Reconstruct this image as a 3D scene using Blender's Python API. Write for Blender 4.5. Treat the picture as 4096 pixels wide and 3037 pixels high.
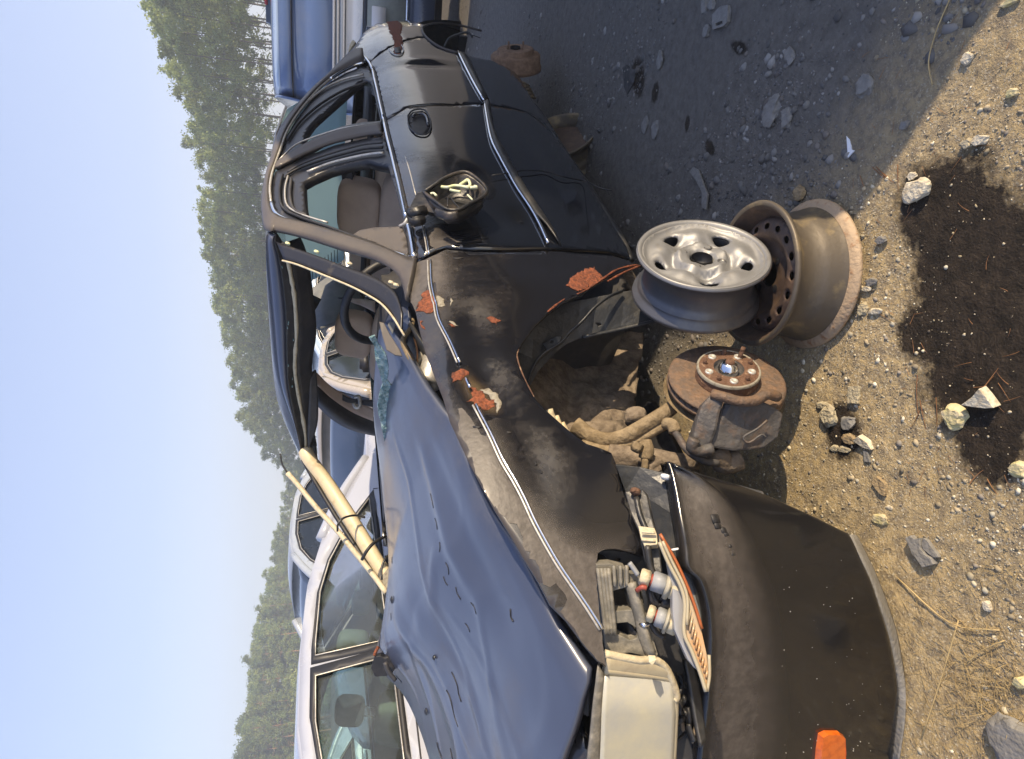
import bpy, bmesh, math, random
import numpy as np
from mathutils import Vector, Matrix, noise as mnoise
from mathutils.geometry import delaunay_2d_cdt
random.seed(7); rng = np.random.default_rng(7)
R = math.radians
for o in list(bpy.data.objects): bpy.data.objects.remove(o)
scn = bpy.context.scene
COL = scn.collection
# ------------------------------------------------------------------ camera (a phone held upright, picture stored on its side)
F = 2500.0; PITCH = R(17); HC = 1.28
cP, sP = math.cos(PITCH), math.sin(PITCH)
CAM = Vector((0, 0, HC))
fwd = Vector((0, cP, -sP)); upv = Vector((0, sP, cP)); rgt = Vector((1, 0, 0))
cam = bpy.data.cameras.new('camera'); camo = bpy.data.objects.new('camera', cam); COL.objects.link(camo)
cam.sensor_fit = 'HORIZONTAL'; cam.sensor_width = 36; cam.lens = F / 4096 * 36
cam.clip_start = .03; cam.clip_end = 2000
M = Matrix.Identity(4)
for i in range(3):
    M[i][0] = -upv[i]; M[i][1] = rgt[i]; M[i][2] = -fwd[i]; M[i][3] = CAM[i]
camo.matrix_world = M; scn.camera = camo
# ------------------------------------------------------------------ world, sun, exposure
SUN_EL = 24.0; SUN_AZ = (0.86, -0.51)
w = bpy.data.worlds.new('World'); scn.world = w; w.use_nodes = True
nt = w.node_tree; nt.nodes.clear()
sky = nt.nodes.new('ShaderNodeTexSky'); sky.sky_type = 'NISHITA'; sky.sun_disc = False
sky.sun_elevation = R(SUN_EL); sky.sun_rotation = math.atan2(SUN_AZ[0], SUN_AZ[1])
sky.air_density = 1.0; sky.dust_density = 2.5; sky.ozone_density = 2.2; sky.altitude = 0
bg = nt.nodes.new('ShaderNodeBackground'); bg.inputs[1].default_value = 0.145
wo = nt.nodes.new('ShaderNodeOutputWorld')
mixs = nt.nodes.new('ShaderNodeMixRGB'); mixs.inputs[0].default_value = .62
tcw = nt.nodes.new('ShaderNodeTexCoord'); sxw = nt.nodes.new('ShaderNodeSeparateXYZ'); nt.links.new(tcw.outputs['Generated'], sxw.inputs[0])
rw = nt.nodes.new('ShaderNodeValToRGB'); rw.color_ramp.elements[0].position = .0; rw.color_ramp.elements[0].color = (6.6, 6.5, 6.6, 1); rw.color_ramp.elements[1].position = .75; rw.color_ramp.elements[1].color = (1.6, 2.3, 4.6, 1)
ew = rw.color_ramp.elements.new(.22); ew.color = (3.9, 4.4, 6.0, 1); nt.links.new(sxw.outputs[2], rw.inputs[0]); nt.links.new(rw.outputs[0], mixs.inputs[2])   # milky haze in the air
nt.links.new(sky.outputs[0], mixs.inputs[1]); nt.links.new(mixs.outputs[0], bg.inputs[0]); nt.links.new(bg.outputs[0], wo.inputs[0])
sl = bpy.data.lights.new('sun', 'SUN'); sl.energy = 5.0; sl.angle = R(0.5); sl.color = (1, .81, .56)
so = bpy.data.objects.new('sun', sl); COL.objects.link(so)
sd = Vector((SUN_AZ[0], SUN_AZ[1], 0)).normalized() * math.cos(R(SUN_EL)); sd.z = math.sin(R(SUN_EL))
so.rotation_euler = sd.to_track_quat('Z', 'Y').to_euler()
scn.view_settings.view_transform = 'Standard'; scn.view_settings.look = 'None'
scn.view_settings.exposure = 0.6; scn.view_settings.gamma = 1
scn.render.engine = 'CYCLES'
SHADE_VANP = (4.69, 1.48); SHADE_VANH = 2.65
# ------------------------------------------------------------------ frames and rays
YAW = R(45.7); CX, CY, DZ = -.524, 2.065, .105
cy_, sy_ = math.cos(YAW), math.sin(YAW)
def C2W(p): X, Y, Z = p; return Vector((CX - cy_*X + sy_*Y, CY - sy_*X - cy_*Y, Z + DZ))
def W2C(p): a = p[0]-CX; b = p[1]-CY; return Vector((-cy_*a - sy_*b, sy_*a - cy_*b, p[2]-DZ))
def wray(px, py): return fwd + rgt*((1518.5-py)/F) - upv*((px-2048)/F)
O_C = W2C(CAM)
def cray(px, py): return W2C(CAM + wray(px, py)) - O_C
def at(px, py, z): return CAM + wray(px, py)*z                 # world point seen at a pixel, z metres deep
def atc(px, py, z): return W2C(at(px, py, z))                   # the same in car coordinates
def gr(px, py, z=0):                                            # where a sight line meets the ground
    r = wray(px, py); return CAM + r*((z-HC)/r.z)
def onp(px, py, ax, val):                                       # sight line meets the car plane
    d = cray(px, py); return O_C + d*((val-O_C[ax])/d[ax])
def interp(x, xs, ys):
    if x <= xs[0]: return ys[0]
    for i in range(1, len(xs)):
        if x <= xs[i]:
            t = (x-xs[i-1])/(xs[i]-xs[i-1]); return ys[i-1]*(1-t)+ys[i]*t
    return ys[-1]
def sm(x, a, b): t = min(1, max(0, (x-a)/(b-a))); return t*t*(3-2*t)
def gauss(d, s): return math.exp(-(d/s)**2)
ZS = [-.2, .12, .25, .40, .50, .56, .70, .80, .86, .90, .94, 1.36, 1.42]
YS = [.74, .775, .815, .838, .852, .85, .842, .825, .805, .785, .755, .585, .50]
def yside(X, Z):
    y = interp(Z, ZS, YS)
    y = (y + interp(Z-.03, ZS, YS) + interp(Z+.03, ZS, YS))/3
    if X > .1: y -= .17*((X-.1)/.63)**2 * .82
    if X < -2.3: y -= .12*((-2.3-X)/.8)**2
    return y
def march(px, py, fun, t0=.5, t1=7):
    d = cray(px, py); st = .02; t = t0; a = fun(O_C+d*t)
    while t < t1:
        b = fun(O_C+d*(t+st))
        if (a > 0) != (b > 0):
            lo, hi = t, t+st
            for _ in range(18):
                m = (lo+hi)/2
                if (fun(O_C+d*m) > 0) == (a > 0): lo = m
                else: hi = m
            return O_C+d*lo
        a = b; t += st
    return onp(px, py, 1, .78)
def side(px, py): return march(px, py, lambda p: p.y-yside(p.x, p.z))
BX = [-.5, .35, .52, .62, .70, .77, .83, .90, .96, 1.0, 1.02]
BY = [.87, .86, .82, .775, .70, .605, .515, .42, .31, .17, .0]
def ybump(X, Z):
    return interp(X, BX, BY)
def bump(px, py, off=0): return march(px, py, lambda p: p.y-off*.7-ybump(p.x+off*.7, p.z))
# ------------------------------------------------------------------ materials
def mat(name, col, rough=.6, metal=0, coat=0, noise=None, bump_s=0, bump_scale=60, spec=.5, trans=0, alpha=1, extra=None):
    m = bpy.data.materials.new(name); m.use_nodes = True; t = m.node_tree; b = t.nodes['Principled BSDF']
    b.inputs['Base Color'].default_value = (*col, 1); b.inputs['Roughness'].default_value = rough
    b.inputs['Metallic'].default_value = metal; b.inputs['Coat Weight'].default_value = coat
    b.inputs['Coat Roughness'].default_value = .08; b.inputs['Specular IOR Level'].default_value = spec
    b.inputs['Transmission Weight'].default_value = trans; b.inputs['Alpha'].default_value = alpha
    tc = t.nodes.new('ShaderNodeTexCoord')
    if noise:
        c2, sc, lo, hi = noise
        n = t.nodes.new('ShaderNodeTexNoise'); n.inputs['Scale'].default_value = sc; n.inputs['Detail'].default_value = 8; n.inputs['Roughness'].default_value = .65
        r = t.nodes.new('ShaderNodeMapRange'); r.inputs[1].default_value = lo; r.inputs[2].default_value = hi
        x = t.nodes.new('ShaderNodeMixRGB'); x.inputs[1].default_value = (*col, 1); x.inputs[2].default_value = (*c2, 1)
        t.links.new(tc.outputs['Object'], n.inputs['Vector']); t.links.new(n.outputs['Fac'], r.inputs[0]); t.links.new(r.outputs[0], x.inputs[0])
        t.links.new(x.outputs[0], b.inputs['Base Color'])
    if bump_s:
        n2 = t.nodes.new('ShaderNodeTexNoise'); n2.inputs['Scale'].default_value = bump_scale; n2.inputs['Detail'].default_value = 6
        bp = t.nodes.new('ShaderNodeBump'); bp.inputs['Strength'].default_value = bump_s; bp.inputs['Distance'].default_value = .01
        t.links.new(tc.outputs['Object'], n2.inputs['Vector']); t.links.new(n2.outputs['Fac'], bp.inputs['Height']); t.links.new(bp.outputs[0], b.inputs['Normal'])
    return m
def paint(name, col, dust=(.105, .09, .078), amount=.5, up=.35, rough=.12, coat=1.0, wave=.0, streak=0, cr=.04):
    """car paint under an uneven film of dust: more where the surface looks up, patchy, with specks"""
    m = bpy.data.materials.new(name); m.use_nodes = True; t = m.node_tree; N = t.nodes; L = t.links; b = N['Principled BSDF']
    tc = N.new('ShaderNodeTexCoord'); geo = N.new('ShaderNodeNewGeometry')
    n1 = N.new('ShaderNodeTexNoise'); n1.inputs['Scale'].default_value = 3.2; n1.inputs['Detail'].default_value = 9; n1.inputs['Roughness'].default_value = .62
    n2 = N.new('ShaderNodeTexNoise'); n2.inputs['Scale'].default_value = 90; n2.inputs['Detail'].default_value = 4
    mp = N.new('ShaderNodeMapping'); mp.inputs['Scale'].default_value = (14, 14, 1.6)
    n3 = N.new('ShaderNodeTexNoise'); n3.inputs['Scale'].default_value = 3; n3.inputs['Detail'].default_value = 5
    L.new(tc.outputs['Object'], n1.inputs['Vector']); L.new(tc.outputs['Object'], n2.inputs['Vector'])
    L.new(tc.outputs['Object'], mp.inputs[0]); L.new(mp.outputs[0], n3.inputs['Vector'])
    sx = N.new('ShaderNodeSeparateXYZ'); L.new(geo.outputs['Normal'], sx.inputs[0])
    def mth(op, a, bb, clamp=False):
        q = N.new('ShaderNodeMath'); q.operation = op; q.use_clamp = clamp
        for i, v in enumerate((a, bb)):
            if isinstance(v, (int, float)): q.inputs[i].default_value = v
            else: L.new(v, q.inputs[i])
        return q.outputs[0]
    u = mth('MULTIPLY', sx.outputs[2], up)
    a = mth('ADD', mth('MULTIPLY', n1.outputs['Fac'], 1.5), u)
    a = mth('ADD', a, mth('MULTIPLY', n2.outputs['Fac'], .35))
    a = mth('ADD', a, mth('MULTIPLY', n3.outputs['Fac'], streak))
    a = mth('MULTIPLY', mth('SUBTRACT', a, 1.22-amount*.5+streak*.5), 1.5, True)
    a = mth('MULTIPLY', a, .85)
    x = N.new('ShaderNodeMixRGB'); x.inputs[1].default_value = (*col, 1); x.inputs[2].default_value = (*dust, 1); L.new(a, x.inputs[0]); L.new(x.outputs[0], b.inputs['Base Color'])
    rr = mth('ADD', mth('MULTIPLY', a, .5), rough); L.new(rr, b.inputs['Roughness'])
    cw = mth('SUBTRACT', coat, mth('MULTIPLY', a, .85*coat)); L.new(cw, b.inputs['Coat Weight'])
    cr_ = mth('ADD', mth('MULTIPLY', n2.outputs['Fac'], .10), cr); L.new(cr_, b.inputs['Coat Roughness'])
    bp = N.new('ShaderNodeBump'); bp.inputs['Strength'].default_value = .12; bp.inputs['Distance'].default_value = .004
    nb = N.new('ShaderNodeTexNoise'); nb.inputs['Scale'].default_value = 14; nb.inputs['Detail'].default_value = 3
    L.new(tc.outputs['Object'], nb.inputs['Vector']); L.new(nb.outputs['Fac'], bp.inputs['Height']); L.new(bp.outputs[0], b.inputs['Normal']); L.new(bp.outputs[0], b.inputs['Coat Normal'])
    return m
MT = {}
MT['black_paint'] = paint('black_paint', (.004, .005, .008), dust=(.07, .06, .055), amount=.22, up=.75, streak=.25)
MT['fender_paint'] = paint('fender_paint', (.008, .008, .010), dust=(.058, .049, .043), amount=.38, up=.9, rough=.16, streak=.3, coat=.9)
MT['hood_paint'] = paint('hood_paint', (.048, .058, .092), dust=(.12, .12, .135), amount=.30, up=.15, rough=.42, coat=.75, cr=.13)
MT['dusty_paint'] = paint('dusty_paint', (.04, .035, .032), dust=(.125, .105, .09), amount=1.1, up=.3, rough=.4, coat=.25)
MT['bumper_plastic'] = paint('bumper_plastic', (.006, .006, .007), dust=(.05, .043, .038), amount=.16, up=.35, rough=.25, coat=.6, streak=.2)
MT['film'] = mat('dust_light_film', (.060, .052, .047), .5, noise=((.092, .080, .072), 60, .40, .66), bump_s=.13, bump_scale=90, coat=.08)
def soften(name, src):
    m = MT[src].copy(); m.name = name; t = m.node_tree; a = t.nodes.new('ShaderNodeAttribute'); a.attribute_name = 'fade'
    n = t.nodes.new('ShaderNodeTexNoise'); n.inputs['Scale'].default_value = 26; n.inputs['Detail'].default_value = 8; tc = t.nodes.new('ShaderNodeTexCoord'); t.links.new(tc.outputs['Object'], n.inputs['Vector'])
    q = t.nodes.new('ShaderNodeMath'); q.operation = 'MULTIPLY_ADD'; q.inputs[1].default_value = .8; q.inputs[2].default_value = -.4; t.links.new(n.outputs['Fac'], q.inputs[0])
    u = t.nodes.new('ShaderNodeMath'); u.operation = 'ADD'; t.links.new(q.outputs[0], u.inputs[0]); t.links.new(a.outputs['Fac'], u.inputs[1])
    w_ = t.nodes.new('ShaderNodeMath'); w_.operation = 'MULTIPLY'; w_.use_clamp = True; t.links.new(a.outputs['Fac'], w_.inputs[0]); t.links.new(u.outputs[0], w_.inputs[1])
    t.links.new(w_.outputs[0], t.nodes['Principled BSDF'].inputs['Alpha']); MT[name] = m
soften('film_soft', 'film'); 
MT['stain'] = mat('rust_stain', (.14, .085, .04), .7, noise=((.20, .15, .075), 40, .4, .7)); soften('stain_soft', 'stain')
MT['rust'] = mat('rust', (.30, .088, .035), .9, noise=((.11, .035, .018), 120, .36, .62), bump_s=1, bump_scale=120)
MT['primer'] = mat('primer', (.26, .24, .19), .7, noise=((.12, .09, .06), 90, .5, .7))
MT['rubber'] = mat('rubber', (.012, .012, .014), .5, noise=((.05, .045, .04), 30, .5, .75))
MT['seal'] = mat('old_seal', (.02, .02, .024), .35, noise=((.10, .085, .06), 25, .58, .8))
MT['chrome'] = mat('chrome', (.75, .77, .8), .12, 1)
MT['pale_metal'] = mat('pale_metal', (.55, .53, .48), .4, .5, noise=((.3, .25, .2), 80, .5, .75))
MT['bead'] = mat('sealant_bead', (.55, .48, .33), .6, noise=((.3, .24, .15), 40, .5, .8), bump_s=.4)
MT['cream'] = mat('cream_metal', (.62, .52, .34), .45, noise=((.38, .27, .14), 16, .55, .85), bump_s=.25, bump_scale=30)
MT['dark_plastic'] = mat('dark_plastic', (.018, .019, .021), .42, noise=((.075, .068, .06), 14, .48, .75), bump_s=.15)
MT['liner'] = mat('liner_plastic', (.03, .032, .035), .38, noise=((.085, .08, .07), 18, .5, .8), bump_s=.2)
MT['grey_plastic'] = mat('grey_plastic', (.16, .15, .125), .55, noise=((.32, .29, .23), 40, .45, .7), bump_s=.3)
MT['mirror_plastic'] = mat('mirror_plastic', (.014, .014, .015), .4, noise=((.085, .068, .055), 18, .5, .7), bump_s=.2)
MT['fabric'] = mat('seat_fabric', (.54, .42, .34), .95, noise=((.64, .51, .41), 9, .4, .7), bump_s=.2, bump_scale=300)
MT['trim'] = mat('grey_trim', (.14, .145, .14), .7, noise=((.2, .2, .19), 12, .4, .7))
MT['dark_trim'] = mat('dark_trim', (.035, .035, .04), .6, noise=((.07, .065, .06), 10, .45, .7))
MT['mud'] = mat('dried_mud', (.13, .10, .072), .95, noise=((.27, .215, .155), 22, .4, .65), bump_s=1, bump_scale=45)
MT['mud_metal'] = mat('muddy_metal', (.17, .125, .07), .85, noise=((.30, .23, .14), 30, .4, .65), bump_s=.7, bump_scale=60)
MT['iron'] = mat('cast_iron', (.085, .08, .078), .6, .25, noise=((.16, .105, .07), 26, .5, .75), bump_s=.5, bump_scale=60)
MT['rusty_iron'] = mat('rusty_iron', (.12, .085, .062), .7, .2, noise=((.20, .12, .07), 35, .42, .65), bump_s=.5, bump_scale=90)
MT['rusty_face'] = mat('flaking_rust', (.13, .068, .04), .8, .1, noise=((.42, .28, .17), 55, .55, .72), bump_s=1, bump_scale=80)
MT['drum'] = mat('drum_rust', (.20, .12, .07), .85, noise=((.32, .20, .12), 30, .4, .65), bump_s=.5)
MT['alloy'] = mat('alloy', (.25, .25, .25), .5, .45, noise=((.20, .18, .15), 22, .55, .8), bump_s=.08)
MT['alloy_dark'] = mat('alloy_barrel', (.13, .13, .135), .4, .6, noise=((.22, .2, .17), 12, .5, .8))
MT['steel_face'] = mat('rusty_steel_face', (.085, .058, .045), .6, .3, noise=((.15, .095, .06), 24, .45, .7), bump_s=.2)
MT['steel_barrel'] = mat('stained_steel', (.12, .10, .075), .5, .35, noise=((.36, .27, .13), 10, .5, .75), bump_s=.1)
MT['steel_lip'] = mat('lip_rust', (.42, .31, .20), .7, .1, noise=((.28, .13, .05), 45, .55, .7), bump_s=.4, bump_scale=90)
MT['lens'] = mat('headlight_lens', (.36, .37, .37), .3, noise=((.52, .49, .36), 4, .42, .66), coat=.8, bump_s=.05)
MT['lens_edge'] = mat('lens_bezel', (.40, .35, .24), .4, noise=((.30, .24, .17), 30, .5, .8))
MT['reflector'] = mat('lamp_reflector', (.36, .36, .36), .3, .3)
MT['clear_orange'] = mat('orange_clear_lens', (.42, .35, .24), .25, noise=((.5, .28, .12), 12, .4, .65), coat=.8)
MT['orange'] = mat('orange_lens', (.62, .13, .008), .3, noise=((.42, .07, .005), 60, .45, .7), coat=1)
MT['orange_edge'] = mat('orange_edge', (.35, .10, .03), .4)
MT['socket_white'] = mat('socket_white', (.38, .35, .27), .5)
MT['socket_grey'] = mat('socket_grey', (.30, .31, .32), .5)
MT['wire_red'] = mat('wire_red', (.28, .06, .04), .5)
MT['white_plastic'] = mat('white_plastic', (.8, .8, .8), .4)
MT['leaf_bits'] = mat('leaf_bits', (.62, .66, .36), .6, noise=((.7, .72, .55), 60, .4, .6))
def teal_glass():
    m = mat('crushed_glass', (.10, .22, .23), .25, noise=((.34, .46, .44), 55, .42, .62), coat=.8, bump_s=1, bump_scale=150)
    return m
MT['shards'] = teal_glass()
m = mat('dusty_screen', (.36, .46, .46), .5, noise=((.42, .53, .53), 3, .3, .7)); b = m.node_tree.nodes['Principled BSDF']
b.inputs['Transmission Weight'].default_value = 0; 
t = m.node_tree; tr = t.nodes.new('ShaderNodeBsdfTranslucent'); tr.inputs[0].default_value = (.62, .75, .75, 1)
mx = t.nodes.new('ShaderNodeMixShader'); mx.inputs[0].default_value = .55; t.links.new(b.outputs[0], mx.inputs[1]); t.links.new(tr.outputs[0], mx.inputs[2])
t.links.new(mx.outputs[0], t.nodes['Material Output'].inputs[0]); MT['screen'] = m
def glass(name, col, a=.35, rough=.03, dust=.12, dcol=(.35, .36, .36)):
    m = bpy.data.materials.new(name); m.use_nodes = True; t = m.node_tree; t.nodes.remove(t.nodes['Principled BSDF'])
    tr = t.nodes.new('ShaderNodeBsdfTransparent'); tr.inputs[0].default_value = (*col, 1)
    gl = t.nodes.new('ShaderNodeBsdfGlossy'); gl.inputs['Roughness'].default_value = rough
    df = t.nodes.new('ShaderNodeBsdfDiffuse'); df.inputs[0].default_value = (*dcol, 1)
    fr = t.nodes.new('ShaderNodeFresnel'); fr.inputs[0].default_value = 1.5
    m1 = t.nodes.new('ShaderNodeMixShader'); m2 = t.nodes.new('ShaderNodeMixShader')
    n = t.nodes.new('ShaderNodeTexNoise'); n.inputs['Scale'].default_value = 6; n.inputs['Detail'].default_value = 8
    tc = t.nodes.new('ShaderNodeTexCoord'); t.links.new(tc.outputs['Object'], n.inputs['Vector'])
    q = t.nodes.new('ShaderNodeMath'); q.operation = 'MULTIPLY'; q.inputs[1].default_value = dust*2; t.links.new(n.outputs['Fac'], q.inputs[0])
    t.links.new(fr.outputs[0], m1.inputs[0]); t.links.new(tr.outputs[0], m1.inputs[1]); t.links.new(gl.outputs[0], m1.inputs[2])
    t.links.new(q.outputs[0], m2.inputs[0]); t.links.new(m1.outputs[0], m2.inputs[1]); t.links.new(df.outputs[0], m2.inputs[2])
    t.links.new(m2.outputs[0], t.nodes['Material Output'].inputs[0]); return m
MT['tint'] = glass('car_glass', (.62, .74, .72))
MT['dark_glass'] = mat('dark_car_glass', (.02, .03, .045), .06, coat=1, noise=((.05, .06, .08), 4, .4, .8))
# ------------------------------------------------------------------ mesh helpers
def link(name, me, m=None, parent=None, smooth=True, label=None):
    o = bpy.data.objects.new(name, me); COL.objects.link(o)
    if m is not None:
        for q in (m if isinstance(m, (list, tuple)) else [m]): me.materials.append(MT[q] if isinstance(q, str) else q)
    if parent is not None: o.parent = parent
    if smooth and len(me.polygons): me.polygons.foreach_set('use_smooth', [True]*len(me.polygons))
    if label: o['label'] = label
    return o
def mk(name, vs, fs, m=None, parent=None, smooth=True, label=None):
    me = bpy.data.meshes.new(name); me.from_pydata([tuple(v) for v in vs], [], fs); me.validate(); me.update()
    return link(name, me, m, parent, smooth, label)
def tag(o, label=None, cat=None, group=None, kind=None):
    if label: o['label'] = label
    if cat: o['category'] = cat
    if group: o['group'] = group
    if kind: o['kind'] = kind
    return o
def empty(name, loc, rz=0, label=None, cat=None, group=None):
    o = bpy.data.objects.new(name, None); COL.objects.link(o); o.location = loc; o.rotation_euler = (0, 0, rz); o.empty_display_size = .1
    return tag(o, label, cat, group)
def solid(o, th, off=-1, bev=0):
    s = o.modifiers.new('s', 'SOLIDIFY'); s.thickness = th; s.offset = off
    if bev:
        b = o.modifiers.new('b', 'BEVEL'); b.width = bev; b.segments = 2; b.limit_method = 'ANGLE'; b.angle_limit = R(50)
    return o
def pip(x, y, poly):
    c = False; j = len(poly)-1
    for i in range(len(poly)):
        xi, yi = poly[i][0], poly[i][1]; xj, yj = poly[j][0], poly[j][1]
        if (yi > y) != (yj > y) and x < (xj-xi)*(y-yi)/(yj-yi)+xi: c = not c
        j = i
    return c
def spline(pts, n=4, closed=False):
    P = [Vector(p) for p in pts]; N = len(P); out = []
    rngi = range(N if closed else N-1)
    for i in rngi:
        p0 = P[(i-1) % N] if closed or i > 0 else P[0]*2-P[1]
        p1 = P[i]; p2 = P[(i+1) % N]
        p3 = P[(i+2) % N] if closed or i < N-2 else P[-1]*2-P[-2]
        for k in range(n):
            t = k/n
            out.append(.5*((2*p1)+(p2-p0)*t+(2*p0-5*p1+4*p2-p3)*t*t+(3*p1-p0-3*p2+p3)*t**3))
    if not closed: out.append(P[-1].copy())
    return out
def tri2d(outline, holes=(), step=.03):
    """2-D outline with holes -> points, triangles, filled with an inner grid"""
    vs = []; es = []; loops = [outline]+list(holes)
    for lp in loops:
        b = len(vs)
        dens = []
        for i in range(len(lp)):
            a = Vector(lp[i][:2]); c = Vector(lp[(i+1) % len(lp)][:2]); k = max(1, int((c-a).length/step))
            for q in range(k): dens.append(a.lerp(c, q/k))
        for i, v in enumerate(dens): vs.append(v); es.append((b+i, b+(i+1) % len(dens)))
    xs = [v[0] for v in outline]; ys = [v[1] for v in outline]
    x = min(xs)+step*.5; r = 0
    while x < max(xs):
        y = min(ys)+(step*.5 if r % 2 else step)
        while y < max(ys):
            if pip(x, y, outline) and not any(pip(x, y, h) for h in holes): vs.append(Vector((x, y)))
            y += step
        x += step; r += 1
    res = delaunay_2d_cdt([Vector((v[0], v[1])) for v in vs], es, [], 0, 1e-6)
    P, T = res[0], res[2]; out = []
    for t in T:
        cx = sum(P[i][0] for i in t)/3; cy = sum(P[i][1] for i in t)/3
        if pip(cx, cy, outline) and not any(pip(cx, cy, h) for h in holes): out.append(tuple(t))
    return P, out
DENTS = []
def dsum(X, Z): return sum(a*math.exp(-((X-x)/sx)**2-((Z-z)/sz)**2) for x, z, sx, sz, a in DENTS)
def panel(name, px, m, parent, holes=(), off=0, th=.004, step=.03, label=None, surf='side', rough=0, mirror=False, xz=None, amp=1, fade=None, fw=.08):
    """sheet metal panel lying on the car's side surface; its outline is given as seen from the camera"""
    if xz is None:
        conv = (lambda p: side(*p)) if surf == 'side' else (lambda p: bump(*p))
        q = [(v.x, v.z) for v in (conv(p) for p in px)]; hq = [[(v.x, v.z) for v in (conv(p) for p in h)] for h in holes]
    else: q = xz; hq = list(holes)
    if rough:
        q2 = []
        for i in range(len(q)):
            a = Vector(q[i]); c = Vector(q[(i+1) % len(q)]); k = max(1, int((c-a).length/.006))
            for s in range(k):
                v = a.lerp(c, s/k); n = mnoise.noise_vector(Vector((v.x*90, v.y*90, 3))); q2.append((v.x+n.x*rough, v.y+n.y*rough))
        q = q2
    P, T = tri2d(q, hq, step)
    vs = []
    for v in P:
        y = (yside(v[0], v[1]) if surf == 'side' else ybump(v[0], v[1]))+off+amp*dsum(v[0], v[1])
        vs.append((v[0], -y if mirror else y, v[1]))
    fs = []
    for t in T:
        a, b_, c = (Vector(vs[i]) for i in t); n = (b_-a).cross(c-a)
        fs.append(t if (n.y > 0) != mirror else t[::-1])
    o = mk(name, vs, fs, m, parent, label=label)
    if th: solid(o, th)
    if fade is not None:
        conv = side if surf == 'side' else bump
        fq = [(v.x, v.z) for v in (conv(*p_) for p_ in fade)] if fade else q+[q[0]]
        dense = []
        for i in range(len(fq)-1):
            for k in range(8): dense.append((fq[i][0]+(fq[i+1][0]-fq[i][0])*k/8, fq[i][1]+(fq[i+1][1]-fq[i][1])*k/8))
        at_ = o.data.attributes.new('fade', 'FLOAT', 'POINT')
        at_.data.foreach_set('value', [min(1, min(math.hypot(v[0]-a[0], v[2]-a[1]) for a in dense)/fw) for v in vs])
    return o
def tube(name, pts, r, m, parent=None, seg=8, n=4, rfun=None, label=None, flat=1.0, cap=True):
    P = spline(pts, n) if n > 1 else [Vector(p) for p in pts]
    vs = []; fs = []; up = Vector((0, 0, 1))
    prev = None
    for i, p in enumerate(P):
        d = (P[min(i+1, len(P)-1)]-P[max(i-1, 0)]).normalized()
        if prev is None:
            prev = up.cross(d)
            if prev.length < .1: prev = Vector((1, 0, 0)).cross(d)
            prev.normalize()
        a = (prev-d*prev.dot(d)).normalized(); prev = a; b_ = d.cross(a)
        rr = r*(rfun(i/(len(P)-1)) if rfun else 1)
        for k in range(seg):
            t = 2*math.pi*k/seg; vs.append(p+a*math.cos(t)*rr+b_*math.sin(t)*rr*flat)
    for i in range(len(P)-1):
        for k in range(seg):
            k2 = (k+1) % seg; fs.append((i*seg+k, i*seg+k2, (i+1)*seg+k2, (i+1)*seg+k))
    if cap: fs.append(tuple(range(seg))[::-1]); fs.append(tuple((len(P)-1)*seg+k for k in range(seg)))
    return mk(name, vs, fs, m, parent, label=label)
def stube(name, px, r, m, parent, off=.003, **k): # tube following the car side
    pts = []
    for p in px:
        v = side(*p); v.y += off; pts.append(v)
    return tube(name, pts, r, m, parent, **k)
def ribbon(name, A, B, m, parent, n=4, th=.004, label=None, rows=4, bulge=0, bdir=(0, 1, 0)):
    A = spline(A, n); B = spline(B, n); k = min(len(A), len(B)); vs = []; fs = []
    for i in range(k):
        for j in range(rows+1):
            t = j/rows; v = A[i].lerp(B[i], t)+Vector(bdir)*bulge*(4*t*(1-t)); vs.append(v)
    for i in range(k-1):
        for j in range(rows): a = i*(rows+1)+j; fs.append((a, a+1, a+rows+2, a+rows+1))
    o = mk(name, vs, fs, m, parent, label=label)
    if th: solid(o, th, 0)
    return o
def slab(name, outline, depth, m, parent=None, bev=.002, holes=(), car=True, dirv=None, label=None, step=.05):
    """plate with real thickness; outline = points (px, py, z) seen by the camera, pushed `depth` metres away"""
    W = [at(*p) for p in outline]; c = sum(W, Vector())/len(W)
    n = Vector()
    for i in range(len(W)): n += (W[i]-c).cross(W[(i+1) % len(W)]-c)
    n.normalize()
    if n.dot(c-CAM) > 0: n = -n
    a = (W[1]-W[0]).normalized(); a = (a-n*a.dot(n)).normalized(); b_ = n.cross(a)
    q = [((p-c).dot(a), (p-c).dot(b_)) for p in W]; hs = [[((at(*p)-c).dot(a), (at(*p)-c).dot(b_)) for p in h] for h in holes]
    P, T = tri2d(q, hs, step)
    vs = [c+a*v[0]+b_*v[1] for v in P]
    # follow the given depths
    for i in range(len(vs)):
        wsum = 0; off = 0
        for pt, qq in zip(W, q):
            d2 = (P[i][0]-qq[0])**2+(P[i][1]-qq[1])**2+1e-7; wsum += 1/d2**1.5; off += (pt-c).dot(n)/d2**1.5
        vs[i] = vs[i]+n*(off/wsum)
    fs = []
    for t in T:
        nn = (vs[t[1]]-vs[t[0]]).cross(vs[t[2]]-vs[t[0]]); fs.append(t if nn.dot(n) > 0 else t[::-1])
    if car: vs = [W2C(v) for v in vs]
    o = mk(name, vs, fs, m, parent, smooth=False, label=label)
    return solid(o, depth, -1, bev)
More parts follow.
